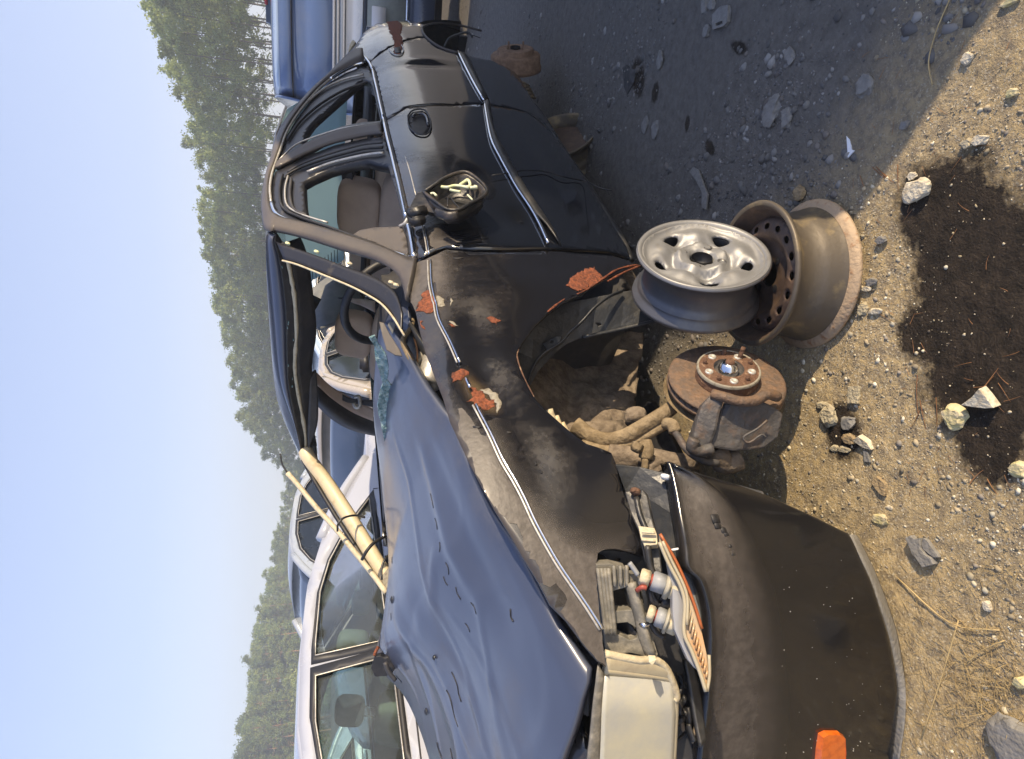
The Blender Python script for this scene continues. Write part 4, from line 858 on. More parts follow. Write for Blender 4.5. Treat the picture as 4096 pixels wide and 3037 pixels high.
# far A pillar, snapped and lit, with its gasket hanging
tube('broken_pillar', [atc(1222, 1808, 2.90), atc(1238, 1842, 2.88), atc(1300, 1925, 2.86), atc(1380, 2045, 2.80), atc(1470, 2190, 2.72), atc(1555, 2330, 2.66)], .044, 'cream', CP, seg=10, flat=.75)
tube('pillar_edge', [atc(1212, 1838, 2.87), atc(1262, 1930, 2.84), atc(1340, 2060, 2.78), atc(1440, 2215, 2.70), atc(1520, 2345, 2.62)], .010, 'rubber', CP, seg=8)
tube('pillar_gasket', [atc(1150, 1893, 2.80), atc(1200, 1950, 2.78), atc(1265, 2030, 2.74), atc(1345, 2118, 2.70), atc(1440, 2235, 2.64), atc(1500, 2310, 2.6), atc(1545, 2372, 2.56)], .0115, 'bead', CP, seg=8)
tube('gasket_tip', [atc(1121, 1816, 2.82), atc(1130, 1860, 2.81), atc(1150, 1893, 2.80)], .004, 'rubber', CP, seg=6)
tube('gasket_tip', [atc(1545, 2372, 2.56), atc(1556, 2392, 2.55)], .006, 'rubber', CP, seg=6)
tube('loose_wire', [atc(1350, 2125, 2.63), atc(1352, 2098, 2.62), atc(1375, 2072, 2.64), atc(1420, 2062, 2.7), atc(1460, 2070, 2.72)], .005, 'dark_plastic', CP, seg=6)
tube('loose_wire', [atc(1447, 2240, 2.56), atc(1470, 2200, 2.56), atc(1505, 2165, 2.6), atc(1570, 2132, 2.7)], .007, 'rubber', CP, seg=6)
tube('loose_wire', [atc(1527, 2320, 2.5), atc(1527, 2270, 2.52), atc(1545, 2230, 2.55), atc(1570, 2212, 2.6)], .005, 'dark_plastic', CP, seg=6)
slab('pillar_foot', [(1530, 2300, 2.6), (1560, 2262, 2.62), (1568, 2310, 2.6), (1560, 2380, 2.56), (1545, 2392, 2.56), (1532, 2350, 2.58)], .04, 'primer', CP)
# far side: sills of doors, pillars, seat belt
for nm, A, B, m_ in (('far_roof_rail', [(-.9, -.56, 1.27), (-1.3, -.57, 1.33), (-1.8, -.56, 1.34), (-2.1, -.58, 1.28)], [(-.9, -.60, 1.20), (-1.3, -.63, 1.25), (-1.8, -.62, 1.25), (-2.1, -.64, 1.18)], 'dark_trim'),):
    ribbon(nm, [Vector(p) for p in A], [Vector(p) for p in B], m_, CP, th=.03)
ribbon('far_b_pillar', [atc(*p) for p in [(1250, 1505, 3.32), (1310, 1560, 3.38), (1400, 1620, 3.45), (1530, 1700, 3.5)]], [atc(*p) for p in [(1270, 1610, 3.3), (1340, 1670, 3.34), (1430, 1720, 3.42), (1530, 1745, 3.48)]], 'dark_trim', CP, th=.06)
ribbon('pillar_trim', [atc(*p) for p in [(1262, 1490, 3.28), (1320, 1545, 3.34), (1410, 1595, 3.41), (1530, 1655, 3.46)]], [atc(*p) for p in [(1265, 1535, 3.28), (1325, 1595, 3.34), (1420, 1655, 3.41), (1530, 1700, 3.46)]], 'fabric', CP, th=.02)
ribbon('seat_belt', [atc(*p) for p in [(1370, 1578, 3.36), (1400, 1592, 3.36), (1440, 1598, 3.36), (1515, 1600, 3.36)]], [atc(*p) for p in [(1370, 1602, 3.36), (1395, 1612, 3.36), (1440, 1618, 3.36), (1515, 1635, 3.36)]], 'dark_trim', CP, th=.006)
tube('belt_guide', [atc(1418, 1590, 3.34), atc(1436, 1588, 3.33), atc(1440, 1622, 3.33), atc(1424, 1630, 3.33), atc(1414, 1612, 3.33)], .011, 'pale_metal', CP, seg=8)
ribbon('far_quarter_trim', [atc(*p) for p in [(1260, 1175, 3.95), (1250, 1230, 3.9), (1262, 1300, 3.8), (1275, 1320, 3.75)]], [atc(*p) for p in [(1390, 1085, 4.0), (1420, 1150, 3.95), (1450, 1235, 3.85), (1440, 1262, 3.8)]], 'trim', CP, th=.02)
ribbon('far_c_pillar', [atc(*p) for p in [(1240, 1165, 4.05), (1300, 1120, 4.1), (1380, 1075, 4.15), (1460, 1050, 4.2)]], [atc(*p) for p in [(1262, 1300, 3.85), (1300, 1290, 3.85), (1380, 1262, 3.85), (1460, 1240, 3.9)]], 'trim', CP, th=.02)
tube('coat_hook', [atc(1355, 1192, 3.7), atc(1368, 1194, 3.68), atc(1378, 1186, 3.68), atc(1382, 1180, 3.7)], .006, 'rubber', CP, seg=6)
ribbon('far_belt', [atc(1385, 1190, 3.75), atc(1420, 1195, 3.7), atc(1450, 1196, 3.68), atc(1500, 1205, 3.6)], [atc(1385, 1200, 3.75), atc(1420, 1215, 3.7), atc(1450, 1225, 3.68), atc(1500, 1250, 3.6)], 'fabric', CP, th=.004)
panel('far_door', None, 'black_paint', CP, xz=[(-.45, .18), (-2.3, .18), (-2.35, .9), (-.45, .9)], mirror=True, step=.08, amp=0)
panel('far_fender', None, 'black_paint', CP, xz=[(-.44, .2), (-.40, .9), (.2, .82), (.7, .68), (.72, .5), (.40, .45), (.30, .6), (0, .7), (-.30, .6), (-.36, .2)], mirror=True, step=.06, amp=0)
panel('far_quarter', None, 'black_paint', CP, xz=[(-2.31, .5), (-2.36, .9), (-3.2, .88), (-3.35, .45), (-3.0, .42), (-2.9, .62), (-2.62, .7), (-2.36, .6)], mirror=True, step=.08, amp=0)
ribbon('trunk_lid', [Vector((-2.6, .62, .98)), Vector((-2.6, .3, 1.0)), Vector((-2.6, -.3, 1.0)), Vector((-2.6, -.62, .98))], [Vector((-3.3, .58, .90)), Vector((-3.36, .3, .92)), Vector((-3.36, -.3, .92)), Vector((-3.3, -.58, .90))], 'black_paint', CP, th=.01)
ribbon('tail_panel', [Vector((-3.3, .60, .90)), Vector((-3.36, .3, .92)), Vector((-3.36, -.3, .92)), Vector((-3.3, -.60, .90))], [Vector((-3.36, .62, .25)), Vector((-3.42, .3, .25)), Vector((-3.42, -.3, .25)), Vector((-3.36, -.62, .25))], 'black_paint', CP, th=.02)
# rear screen, dusty, with heater lines
S0 = [Vector((-2.02, .53, 1.345)), Vector((-2.03, .25, 1.375)), Vector((-2.03, -.25, 1.375)), Vector((-2.02, -.545, 1.345))]; S1 = [Vector((-2.52, .58, 1.03)), Vector((-2.58, .25, 1.04)), Vector((-2.58, -.25, 1.04)), Vector((-2.50, -.60, 1.03))]
scr = ribbon('rear_screen', S0, S1, 'screen', CP, th=.005, rows=6)
for i in range(14):
    t = .08+i*.06; a = S0[3].lerp(S1[3], t); b2 = S0[2].lerp(S1[2], t); tube('heater_line', [a.lerp(b2, .04)+Vector((.006, 0, -.004)), a.lerp(b2, .32)+Vector((.006, 0, -.004))], .0022, 'dark_trim', CP, seg=4, n=1)
rbox('parcel_shelf', (.5, 1.2, .03), (-2.35, 0, .93), 'dark_trim', CP, .01)
# seats
def seat(x, y, w_, hb, nm, rec=.22, hr=True):
    cushion(nm+'_back', (.17, w_, hb+.02), (x, y, .42+hb/2), 'fabric', CP, (0, -rec, 0), .35)
    cushion(nm+'_cushion', (.52, w_, .18), (x+.30, y, .38), 'fabric', CP, (0, -.1, 0), .35)
    cushion('headrest', (.11, w_*.56, .19), (x-.12, y, 1.01), 'fabric', CP, (0, -rec, 0), .5)
    for q in (-.06, .06): tube('headrest_post', [Vector((x-.09, y+q, .86)), Vector((x-.11, y+q, .95))], .007, 'pale_metal', CP, seg=6, n=1)
seat(-1.36, .36, .50, .50, 'front_seat'); seat(-1.34, -.36, .50, .50, 'front_seat')
cushion('rear_seat_back', (.18, 1.25, .46), (-2.12, 0, .66), 'fabric', CP, (0, -.3, 0), .3); rbox('rear_seat_cushion', (.5, 1.25, .18), (-1.85, 0, .38), 'fabric', CP, .05)
for y in (.34, -.34): cushion('headrest', (.09, .24, .12), (-2.20, y, .95), 'fabric', CP, (0, -.3, 0), .5)
rbox('floor_pan', (2.0, 1.45, .06), (-1.45, 0, .20), 'dark_trim', CP, .02)
rbox('firewall', (.04, 1.3, .55), (-.36, 0, .48), 'dark_trim', CP, .01)
tube('seat_hinge', [atc(1440, 505, 2.75), atc(1480, 520, 2.75), atc(1520, 540, 2.7)], .012, 'dark_trim', CP)
rbox('window_latch', (.03, .02, .03), side(1385, 640)+Vector((0, -.03, 0)), 'pale_metal', CP, .006)
slab('black_box', [(1362, 672, 2.7), (1408, 668, 2.7), (1410, 735, 2.68), (1395, 742, 2.68), (1368, 722, 2.7)], .05, 'dark_trim', CP)
# --- headlight of the near side
HL = .028
def hz(px, py, off=0): return bump(px, py, -HL+off)
# main lens as a curved patch
L1 = [hz(2413, 2700), hz(2500, 2706), hz(2600, 2714), hz(2685, 2726)]; L2 = [hz(2402, 2850), hz(2500, 2850), hz(2600, 2850), hz(2697, 2850)]; L3 = [hz(2393, 3060), hz(2500, 3060), hz(2600, 3060), hz(2688, 3060)]; L4 = [hz(2385, 3500), hz(2480, 3500), hz(2580, 3500), hz(2680, 3500)]
vs = []
for L in (L1, L2, L3, L4): vs += spline(L, 5)
k = len(spline(L1, 5)); fs = [(i*k+j, i*k+j+1, (i+1)*k+j+1, (i+1)*k+j) for i in range(3) for j in range(k-1)]
head = mk('headlight', vs, fs, 'lens', CP, label='cloudy yellowed headlight'); solid(head, .012, 0)
ribbon('headlight_side', [bump(2424, 2622, -.05), bump(2500, 2630, -.05), bump(2600, 2648, -.05), bump(2668, 2672, -.05)], [hz(2413, 2698), hz(2500, 2704), hz(2600, 2712), hz(2685, 2724)], 'lens_edge', CP, th=.006, bulge=.006)
tube('headlight_rim', [hz(2415, 2680, .004), hz(2500, 2690, .004), hz(2600, 2702, .004), hz(2668, 2712, .004), hz(2690, 2735, .004), hz(2700, 2820, .004), hz(2698, 2900, .004), hz(2690, 3060, .004)], .007, 'lens_edge', CP, seg=8)
tube('lens_ridge', [hz(2415, 2718, .009), hz(2440, 2740, .009), hz(2520, 2778, .009), hz(2600, 2810, .009), hz(2668, 2832, .009)], .003, 'lens_edge', CP, seg=6)
tube('lens_ridge', [hz(2540, 2800, .008), hz(2538, 3040, .008)], .002, 'reflector', CP, seg=5); tube('lens_ridge', [hz(2622, 2830, .008), hz(2618, 3040, .008)], .002, 'reflector', CP, seg=5)
ribbon('headlight_housing', [hz(2392, 2655, -.01), hz(2372, 2800, -.01), hz(2358, 2950, -.01), hz(2344, 3060, -.01)], [hz(2410, 2700, -.004), hz(2400, 2800, -.002), hz(2396, 2950, -.002), hz(2392, 3060, -.002)], 'grey_plastic', CP, th=.01, bulge=.004)
tube('bezel_clip', [hz(2420, 2615, -.01), hz(2480, 2628, -.01), hz(2560, 2642, -.01), hz(2620, 2640, -.01), hz(2668, 2680, -.01), hz(2706, 2780, -.01), hz(2695, 2800, -.01)], .008, 'bead', CP, seg=6)
slab('bezel_clip', [(2592, 2620, 1.16), (2622, 2622, 1.16), (2626, 2640, 1.15), (2610, 2664, 1.15), (2595, 2650, 1.15)], .02, 'bead', CP)
# black void and structure behind the lights
slab('radiator_support', [(2380, 2200, 1.45), (2700, 2150, 1.45), (2900, 2400, 1.4), (2900, 3080, 1.3), (2350, 3080, 1.3)], .02, 'rubber', CP, step=.1)
# carrier frame, ribbed grey plastic
Zc = 1.22
slab('lamp_carrier', [(2384, 2258, Zc), (2440, 2255, Zc), (2500, 2270, Zc), (2520, 2300, Zc), (2555, 2300, Zc), (2575, 2330, Zc), (2590, 2400, Zc), (2600, 2480, Zc), (2615, 2560, Zc), (2632, 2620, Zc), (2615, 2640, Zc), (2580, 2625, Zc), (2520, 2612, Zc), (2460, 2616, Zc), (2425, 2612, Zc), (2415, 2540, Zc), (2400, 2430, Zc)], .03, 'grey_plastic', CP, bev=.002,
     holes=[[(2440, 2368, Zc), (2512, 2348, Zc), (2518, 2400, Zc), (2528, 2440, Zc), (2450, 2446, Zc)], [(2455, 2495, Zc), (2510, 2490, Zc), (2558, 2520, Zc), (2545, 2555, Zc), (2520, 2562, Zc), (2460, 2532, Zc)], [(2545, 2350, Zc), (2560, 2345, Zc), (2575, 2410, Zc), (2562, 2440, Zc), (2548, 2400, Zc)]])
for k in range(4): tube('carrier_rib', [atc(2392+k*14, 2272, Zc-.01), atc(2410+k*13, 2420, Zc-.012), atc(2424+k*12, 2540, Zc-.01)], .0045, 'grey_plastic', CP, seg=6)
for k in range(3): tube('carrier_rib', [atc(2455+k*26, 2262, Zc-.008), atc(2460+k*24, 2345, Zc-.01)], .004, 'grey_plastic', CP, seg=6)
tube('carrier_strut', [atc(2520, 2330, Zc-.005), atc(2540, 2400, Zc-.01), atc(2560, 2470, Zc-.01), atc(2575, 2540, Zc-.01), atc(2600, 2610, Zc-.01)], .017, 'grey_plastic', CP, seg=8, flat=.6)
tube('hose', [atc(2520, 2345, 1.24), atc(2530, 2400, 1.235), atc(2555, 2440, 1.23), atc(2560, 2490, 1.225)], .012, 'dark_plastic', CP, seg=10)
tube('hose_clamp', [atc(2560, 2492, 1.205), atc(2576, 2500, 1.195), atc(2596, 2496, 1.20)], .005, 'chrome', CP, seg=6)
slab('bracket', [(2385, 2210, 1.28), (2400, 2200, 1.28), (2470, 2200, 1.28), (2540, 2215, 1.28), (2570, 2230, 1.28), (2562, 2250, 1.28), (2530, 2268, 1.28), (2480, 2262, 1.28), (2440, 2250, 1.28), (2420, 2225, 1.28)], .02, 'dark_plastic', CP, holes=[[(2465, 2234, 1.28), (2480, 2234, 1.28), (2480, 2246, 1.28), (2465, 2246, 1.28)]])
tube('white_link', [atc(2518, 2252, 1.2), atc(2535, 2275, 1.2), atc(2552, 2300, 1.2)], .005, 'socket_grey', CP, seg=6)
# bumper bracket behind with bolt and cream clip
slab('bumper_stay', [(2498, 1965, 1.32), (2540, 1955, 1.32), (2570, 1955, 1.31), (2590, 1985, 1.30), (2605, 2060, 1.28), (2625, 2130, 1.26), (2640, 2200, 1.25), (2650, 2290, 1.23), (2600, 2320, 1.23), (2575, 2230, 1.25), (2555, 2130, 1.27), (2520, 2050, 1.30)], .025, 'dark_plastic', CP, bev=.003)
tube('stay_rib', [atc(2545, 1990, 1.30), atc(2560, 2060, 1.28), atc(2590, 2130, 1.26)], .006, 'dark_plastic', CP, seg=6)
tube('stay_rib', [atc(2590, 2180, 1.23), atc(2600, 2260, 1.22), atc(2625, 2330, 1.21)], .007, 'dark_plastic', CP, seg=6)
o = lathe('bolt', [(.001, .006), (.008, .006), (.011, .003), (.011, -.004)], 'rusty_face', CP, 8); o.location = atc(2541, 1967, 1.30); o.rotation_euler = (1.1, .3, 1.2)
slab('cream_clip', [(2553, 2104, 1.245), (2618, 2112, 1.235), (2628, 2140, 1.23), (2630, 2178, 1.22), (2578, 2186, 1.225), (2562, 2150, 1.235)], .025, 'bead', CP, bev=.002)
for yy in (2128, 2160): tube('clip_rib', [atc(2566, yy, 1.228), atc(2622, yy+4, 1.222)], .003, 'bead', CP, seg=5)
# dangling corner lamp
def LP(px, py, d=0): return (px, py, 1.17-.0001*(py-2140)+d)
lamp = slab('corner_lamp', [LP(2640, 2136), LP(2656, 2150), LP(2700, 2240), LP(2742, 2335), LP(2775, 2420), LP(2805, 2515), LP(2828, 2620), LP(2836, 2700), LP(2828, 2768), LP(2818, 2764), LP(2806, 2720), LP(2788, 2650), LP(2765, 2590), LP(2738, 2535), LP(2742, 2470), LP(2752, 2400), LP(2735, 2345), LP(2700, 2290), LP(2672, 2240), LP(2640, 2172)], .008, 'clear_orange', CP, bev=.002, label='detached corner lamp hanging by its sockets')
tube('lamp_rim', [atc(*LP(2640, 2136, -.006)), atc(*LP(2700, 2238, -.006)), atc(*LP(2745, 2335, -.006)), atc(*LP(2778, 2420, -.006)), atc(*LP(2808, 2515, -.006))], .003, 'orange_edge', CP, seg=6)
tube('lamp_rim', [atc(*LP(2638, 2168, -.006)), atc(*LP(2675, 2255, -.006)), atc(*LP(2722, 2345, -.006)), atc(*LP(2740, 2420, -.006)), atc(*LP(2736, 2530, -.006)), atc(*LP(2765, 2600, -.006)), atc(*LP(2800, 2690, -.006)), atc(*LP(2824, 2766, -.006))], .0038, 'lens_edge', CP, seg=6)
tube('lamp_rim', [atc(*LP(2650, 2165, -.01)), atc(*LP(2690, 2250, -.01)), atc(*LP(2732, 2335, -.01)), atc(*LP(2750, 2400, -.01)), atc(*LP(2748, 2500, -.01))], .003, 'lens_edge', CP, seg=6)
tube('lamp_rim', [atc(*LP(2836, 2620, -.004)), atc(*LP(2838, 2700, -.004)), atc(*LP(2828, 2766, -.004))], .003, 'lens_edge', CP, seg=6)
for k in range(11): tube('lens_rib', [atc(*LP(2754+k*7.5, 2415+k*27, -.004)), atc(*LP(2742+k*8.2, 2480+k*23, -.004))], .0022, 'clear_orange', CP, seg=5, n=1)
slab('lamp_back', [LP(2672, 2250, .01), LP(2725, 2345, .01), LP(2745, 2420, .01), LP(2738, 2530, .01), LP(2780, 2640, .01), LP(2786, 2680, .01), LP(2752, 2640, .01), LP(2720, 2570, .01), LP(2698, 2520, .01), LP(2690, 2440, .01), LP(2690, 2350, .01)], .02, 'reflector', CP, bev=.002)
for k, (a_, b2, c2) in enumerate((((2560, 2305), (2612, 2320), (2722, 2362)), ((2590, 2450), (2625, 2465), (2705, 2498)))):
    p0, p1, p2 = atc(*a_, 1.19), atc(*b2, 1.185), atc(*c2, 1.175); d1 = (p2-p0).normalized(); L = (p2-p0).length
    def bx_(nm, f0, f1, w_, m_): 
        c = p0.lerp(p2, (f0+f1)/2); o = rbox(nm, (L*(f1-f0), w_, w_*.9), c, m_, CP, .002, seg=2); o.rotation_euler = d1.to_track_quat('X', 'Z').to_euler()
    bx_('bulb_socket', 0, .24, .026, 'bead'); bx_('bulb_socket', .24, .34, .020, 'wire_red'); bx_('bulb_socket', .30, .64, .030, 'socket_grey'); bx_('bulb_socket', .62, .74, .040, 'socket_white'); bx_('bulb_socket', .74, 1.05, .034, 'bead')
tube('wire', [atc(2548, 2362, 1.19), atc(2566, 2350, 1.18), atc(2585, 2352, 1.18)], .005, 'wire_red', CP, seg=6)
for pts in ([(2598, 2350), (2620, 2400), (2640, 2430), (2680, 2440)], [(2600, 2360), (2612, 2410), (2650, 2420), (2690, 2410)], [(2640, 2390), (2665, 2400), (2690, 2395)], [(2595, 2480), (2625, 2530), (2660, 2550)]): tube('wire', [atc(x, y, 1.20) for x, y in pts], .0055, 'rubber', CP, seg=6)
tube('bulb_body', [atc(2645, 2400, 1.20), atc(2690, 2412, 1.20)], .017, 'rubber', CP, seg=10)
slab('white_tab', [(2684, 2198, 1.2), (2716, 2192, 1.2), (2716, 2200, 1.2), (2690, 2205, 1.2)], .004, 'white_plastic', CP)
# grille debris beside the headlight
for k in range(16):
    x = random.uniform(2720, 2800); y = random.uniform(2640, 2900); P = [atc(x+random.uniform(-18, 18), y+q*35, 1.30+random.uniform(-.02, .02)) for q in range(3)]; tube('mesh_scrap', P, random.uniform(.004, .012), random.choice(['dark_plastic', 'rubber', 'dark_plastic', 'mud']), CP, seg=6, flat=.5)
ribbon('grille_scrap', [atc(2735, 2640, 1.27), atc(2755, 2750, 1.25), atc(2780, 2900, 1.22), atc(2800, 2990, 1.2)], [atc(2760, 2625, 1.28), atc(2790, 2750, 1.26), atc(2812, 2880, 1.23), atc(2820, 2960, 1.21)], 'dark_plastic', CP, th=.01)
# --- front bumper skin, torn loose and hanging low
BR = [[(2670, 1846), (2680, 1850), (2690, 1862), (2700, 1880)],]
up_ = [(2672, 1848), (2685, 1890), (2700, 1960), (2715, 2050), (2728, 2120), (2740, 2200), (2748, 2270), (2790, 2310), (2815, 2370), (2832, 2450), (2838, 2540), (2836, 2640), (2830, 2740), (2820, 2850), (2806, 2960), (2796, 3060)]
md_ = [(2700, 1862), (2780, 1900), (2850, 1960), (2900, 2020), (2935, 2090), (2965, 2160), (2990, 2240), (3015, 2310), (3045, 2400), (3060, 2500), (3072, 2600), (3082, 2700), (3088, 2800), (3086, 2900), (3078, 2980), (3070, 3060)]
lo_ = [(2790, 1905), (2900, 1930), (3060, 1985), (3160, 2030), (3240, 2065), (3310, 2100), (3370, 2130), (3400, 2150), (3440, 2240), (3480, 2330), (3510, 2420), (3545, 2530), (3570, 2640), (3588, 2760), (3582, 2880), (3560, 3060)]
fo_ = [(2795, 1908), (2905, 1934), (3065, 1988), (3165, 2034), (3248, 2070), (3322, 2104), (3388, 2128), (3420, 2160), (3468, 2240), (3508, 2330), (3540, 2420), (3575, 2530), (3600, 2640), (3622, 2760), (3620, 2880), (3594, 3060)]
q_ = [(.25, .33), (.55, .66), (.8, .9)]
def bl(a_, b2, t, off): 
    px = a_[0]+(b2[0]-a_[0])*t; py = a_[1]+(b2[1]-a_[1])*t; return bump(px, py, off)
rowsB = []
lipz = []
for a_, m2, l2, f2_ in zip(up_, md_, lo_, fo_):
    r_ = []
    u0 = bump(*a_, -.01); r_.append(u0+Vector((-.02, -.03, -.004))); r_.append(bump(*a_, .0))
    for t in (.12, .4, .7): r_.append(bl(a_, m2, t, .036*t**1.3))
    r_.append(bump(*m2, .036))
    for t in (.15, .4, .7, .92): r_.append(bl(m2, l2, t, .034-.034*t))
    r_.append(bump(*l2, -.004))
    r_.append(r_[-1]+Vector((-.02, -.02, .004)))
    rowsB.append(r_)
cols = list(zip(*rowsB)); cols = [spline(c, 4) for c in cols]; kk = len(cols[0]); G = []
for i in range(kk): G.append(spline([c[i] for c in cols], 3))
# carry the skin on round the nose to the far side
last = G[-1]; ext = []
for k in range(1, 15):
    t = k/14; ext.append([Vector((ybx, 0, 0)) for ybx in [0]]*0 or [Vector((v.x+(1.03-.015*abs(j/len(last)-.4)-v.x)*sm(t, 0, .45)*(1 if t < .5 else 1)-(0 if t < .62 else (.45*((t-.62)/.38)**2)), v.y+(-.80-v.y)*t, v.z)) for j, v in enumerate(last)])
G += ext; w2 = len(G[0]); vs = [v for r_ in G for v in r_]
fs = [(i*w2+j, i*w2+j+1, (i+1)*w2+j+1, (i+1)*w2+j) for i in range(len(G)-1) for j in range(w2-1)]
nl = 4*3-1
bumper = mk('front_bumper', vs, fs, ['bumper_plastic', 'steel_lip'], CP, label='black bumper skin hanging loose from the nose'); solid(bumper, .006, 0)
# dust on the upper band of the bumper, thinning towards its crease
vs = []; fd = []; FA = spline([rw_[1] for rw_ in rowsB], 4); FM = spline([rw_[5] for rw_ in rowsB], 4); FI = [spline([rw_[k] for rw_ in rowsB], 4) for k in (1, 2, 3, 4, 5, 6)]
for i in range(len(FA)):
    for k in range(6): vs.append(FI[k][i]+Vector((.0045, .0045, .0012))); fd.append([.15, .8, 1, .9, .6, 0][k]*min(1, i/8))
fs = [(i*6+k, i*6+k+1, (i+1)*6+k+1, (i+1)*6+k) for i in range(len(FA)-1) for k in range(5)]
o = mk('dust_light_film', vs, fs, 'film_soft', CP); at_ = o.data.attributes.new('fade', 'FLOAT', 'POINT'); at_.data.foreach_set('value', fd)
# pale lip under the bumper
ribbon('bumper_lip', [bump(*p, .006) for p in [(3398, 2140), (3440, 2232), (3480, 2322), (3512, 2412), (3550, 2526), (3574, 2640), (3590, 2760), (3584, 2880), (3562, 3060)]], [onp(*p, 2, -.095) for p in [(3428, 2148), (3474, 2236), (3514, 2326), (3548, 2416), (3584, 2526), (3606, 2640), (3622, 2762), (3620, 2880), (3592, 3060)]], 'stone_grey', CP, th=.004, bulge=.004)
# inner filler between fender and bumper
slab('bumper_filler', [(2462, 1858, 1.40), (2560, 1868, 1.40), (2672, 1895, 1.38), (2690, 1960, 1.36), (2715, 2080, 1.33), (2735, 2180, 1.31), (2744, 2250, 1.30), (2700, 2250, 1.31), (2640, 2200, 1.34), (2560, 2080, 1.38), (2500, 1965, 1.40)], .012, 'liner', CP)
slab('bumper_filler', [(2700, 2240, 1.32), (2748, 2280, 1.30), (2795, 2320, 1.28), (2825, 2400, 1.27), (2828, 2540, 1.25), (2800, 2500, 1.27), (2740, 2330, 1.30)], .01, 'trim', CP)
o = lathe('white_rivet', [(.001, .010), (.008, .009), (.011, .004), (.011, 0)], 'white_plastic', CP, 16); o.location = atc(2663, 1902, 1.355); o.rotation_euler = (1.2, .2, 1.0)
for (x, y, w_) in ((2862, 2075, 22), (2870, 2100, 18), (2895, 2120, 16), (2905, 2135, 14), (2921, 2185, 10), (2932, 2215, 12), (2968, 2258, 9), (2972, 2288, 9), (2980, 2312, 8), (3004, 2352, 8), (3005, 2390, 7)): 
    v = bump(x, y, .039); rbox('clip_hole', (.012*w_/14, .004, .012*w_/14), v, 'rubber', CP, .002, (0, 0, -.3), seg=1)
panel('washed_spot', [(2825, 1990), (2840, 1985), (2850, 2010), (2866, 2040), (2880, 2070), (2895, 2095), (2860, 2100), (2850, 2130), (2830, 2125), (2818, 2090), (2814, 2040)], 'rubber', CP, surf='bump', off=.014, th=.0006, step=.012, rough=.004) if False else None
slab('skid_flap', [(2870, 1928, 1.46), (2960, 1940, 1.45), (3050, 1965, 1.42), (3068, 1998, 1.41), (3000, 1985, 1.43)], .01, 'rubber', CP)
# orange reflector set in the bumper
orp = [(3268, 2930), (3290, 2918), (3345, 2918), (3368, 2935), (3372, 3000), (3368, 3060), (3256, 3060), (3262, 2990)]
q = [bump(*p, .014) for p in orp]; cq = sum(q, Vector())/len(q); nv = Vector((.75, .62, 0)).normalized()
vs = [v for v in q]+[v.lerp(cq, .12)+nv*.014 for v in q]; k = len(q)
fs = [(i, (i+1) % k, k+(i+1) % k, k+i) for i in range(k)]+[tuple(range(k, 2*k))]
side_marker = mk('side_marker', vs, fs, 'orange', CP, smooth=False, label='orange reflector at the bumper corner')
# --- wheel arch: liner, muddy inner wing, structure
slab('arch_liner', [(2068, 1405, 1.78), (2095, 1360, 1.79), (2140, 1300, 1.80), (2190, 1256, 1.82), (2260, 1210, 1.84), (2400, 1185, 1.86), (2520, 1162, 1.88), (2640, 1164, 1.90), (2715, 1205, 1.90), (2745, 1228, 1.89), (2742, 1252, 1.87), (2650, 1282, 1.86), (2580, 1300, 1.86), (2480, 1322, 1.86), (2400, 1342, 1.85), (2320, 1355, 1.84), (2270, 1375, 1.83), (2230, 1405, 1.82), (2190, 1445, 1.80), (2150, 1490, 1.78), (2125, 1540, 1.76), (2105, 1530, 1.75), (2085, 1480, 1.76)], .006, 'liner', CP, holes=[[(2385, 1292, 1.85), (2400, 1290, 1.85), (2410, 1297, 1.85), (2395, 1303, 1.85)], [(2198, 1362, 1.81), (2212, 1360, 1.81), (2214, 1370, 1.81), (2200, 1372, 1.81)]])
tube('liner_edge', [atc(2490, 1164, 1.86), atc(2440, 1185, 1.83), atc(2380, 1230, 1.80), (atc(2330, 1285, 1.79)), atc(2280, 1330, 1.79), atc(2245, 1370, 1.78), atc(2180, 1412, 1.78), atc(2140, 1460, 1.77), atc(2112, 1532, 1.75)], .007, 'liner', CP, seg=8, flat=.5)
tube('liner_edge', [atc(2742, 1240, 1.87), atc(2650, 1276, 1.855), atc(2480, 1318, 1.85), atc(2330, 1350, 1.83)], .006, 'liner', CP, seg=6)
slab('liner_tab', [(2170, 1375, 1.79), (2225, 1345, 1.79), (2250, 1345, 1.79), (2235, 1380, 1.78), (2192, 1402, 1.78)], .006, 'liner', CP, holes=[[(2200, 1364, 1.79), (2213, 1362, 1.79), (2213, 1371, 1.79), (2201, 1373, 1.79)]])
# inner wing as a lumpy sheet
A_, B_ = [], []
nI, nJ = 60, 44; vs = []
c00, c10, c11, c01 = (2060, 1330), (2660, 1340), (2590, 1860), (2060, 1760)
for i in range(nI+1):
    for j in range(nJ+1):
        u, v_ = i/nI, j/nJ
        px = (c00[0]*(1-u)+c10[0]*u)*(1-v_)+(c01[0]*(1-u)+c11[0]*u)*v_; py = (c00[1]*(1-u)+c10[1]*u)*(1-v_)+(c01[1]*(1-u)+c11[1]*u)*v_
        p = onp(px, py, 1, .46); n = fbm(p.x*5, p.z*5, 5, 1, 12)
        p.y += .018*n+.012*fbm(p.x*16, p.z*16, 4, 1, 5)+.03*sm(u, .45, .25)+.012*math.sin(u*9+v_*3); vs.append(p)
w3 = nJ+1; fs = [(i*w3+j, i*w3+j+1, (i+1)*w3+j+1, (i+1)*w3+j) for i in range(nI) for j in range(nJ) if i < nI*(.84+.05*mnoise.noise(Vector((j*.12, 3, 0))))]
o = mk('inner_wing', vs, fs, 'mud', CP, label='mud caked inner wing inside the wheel arch'); solid(o, .01, 0)
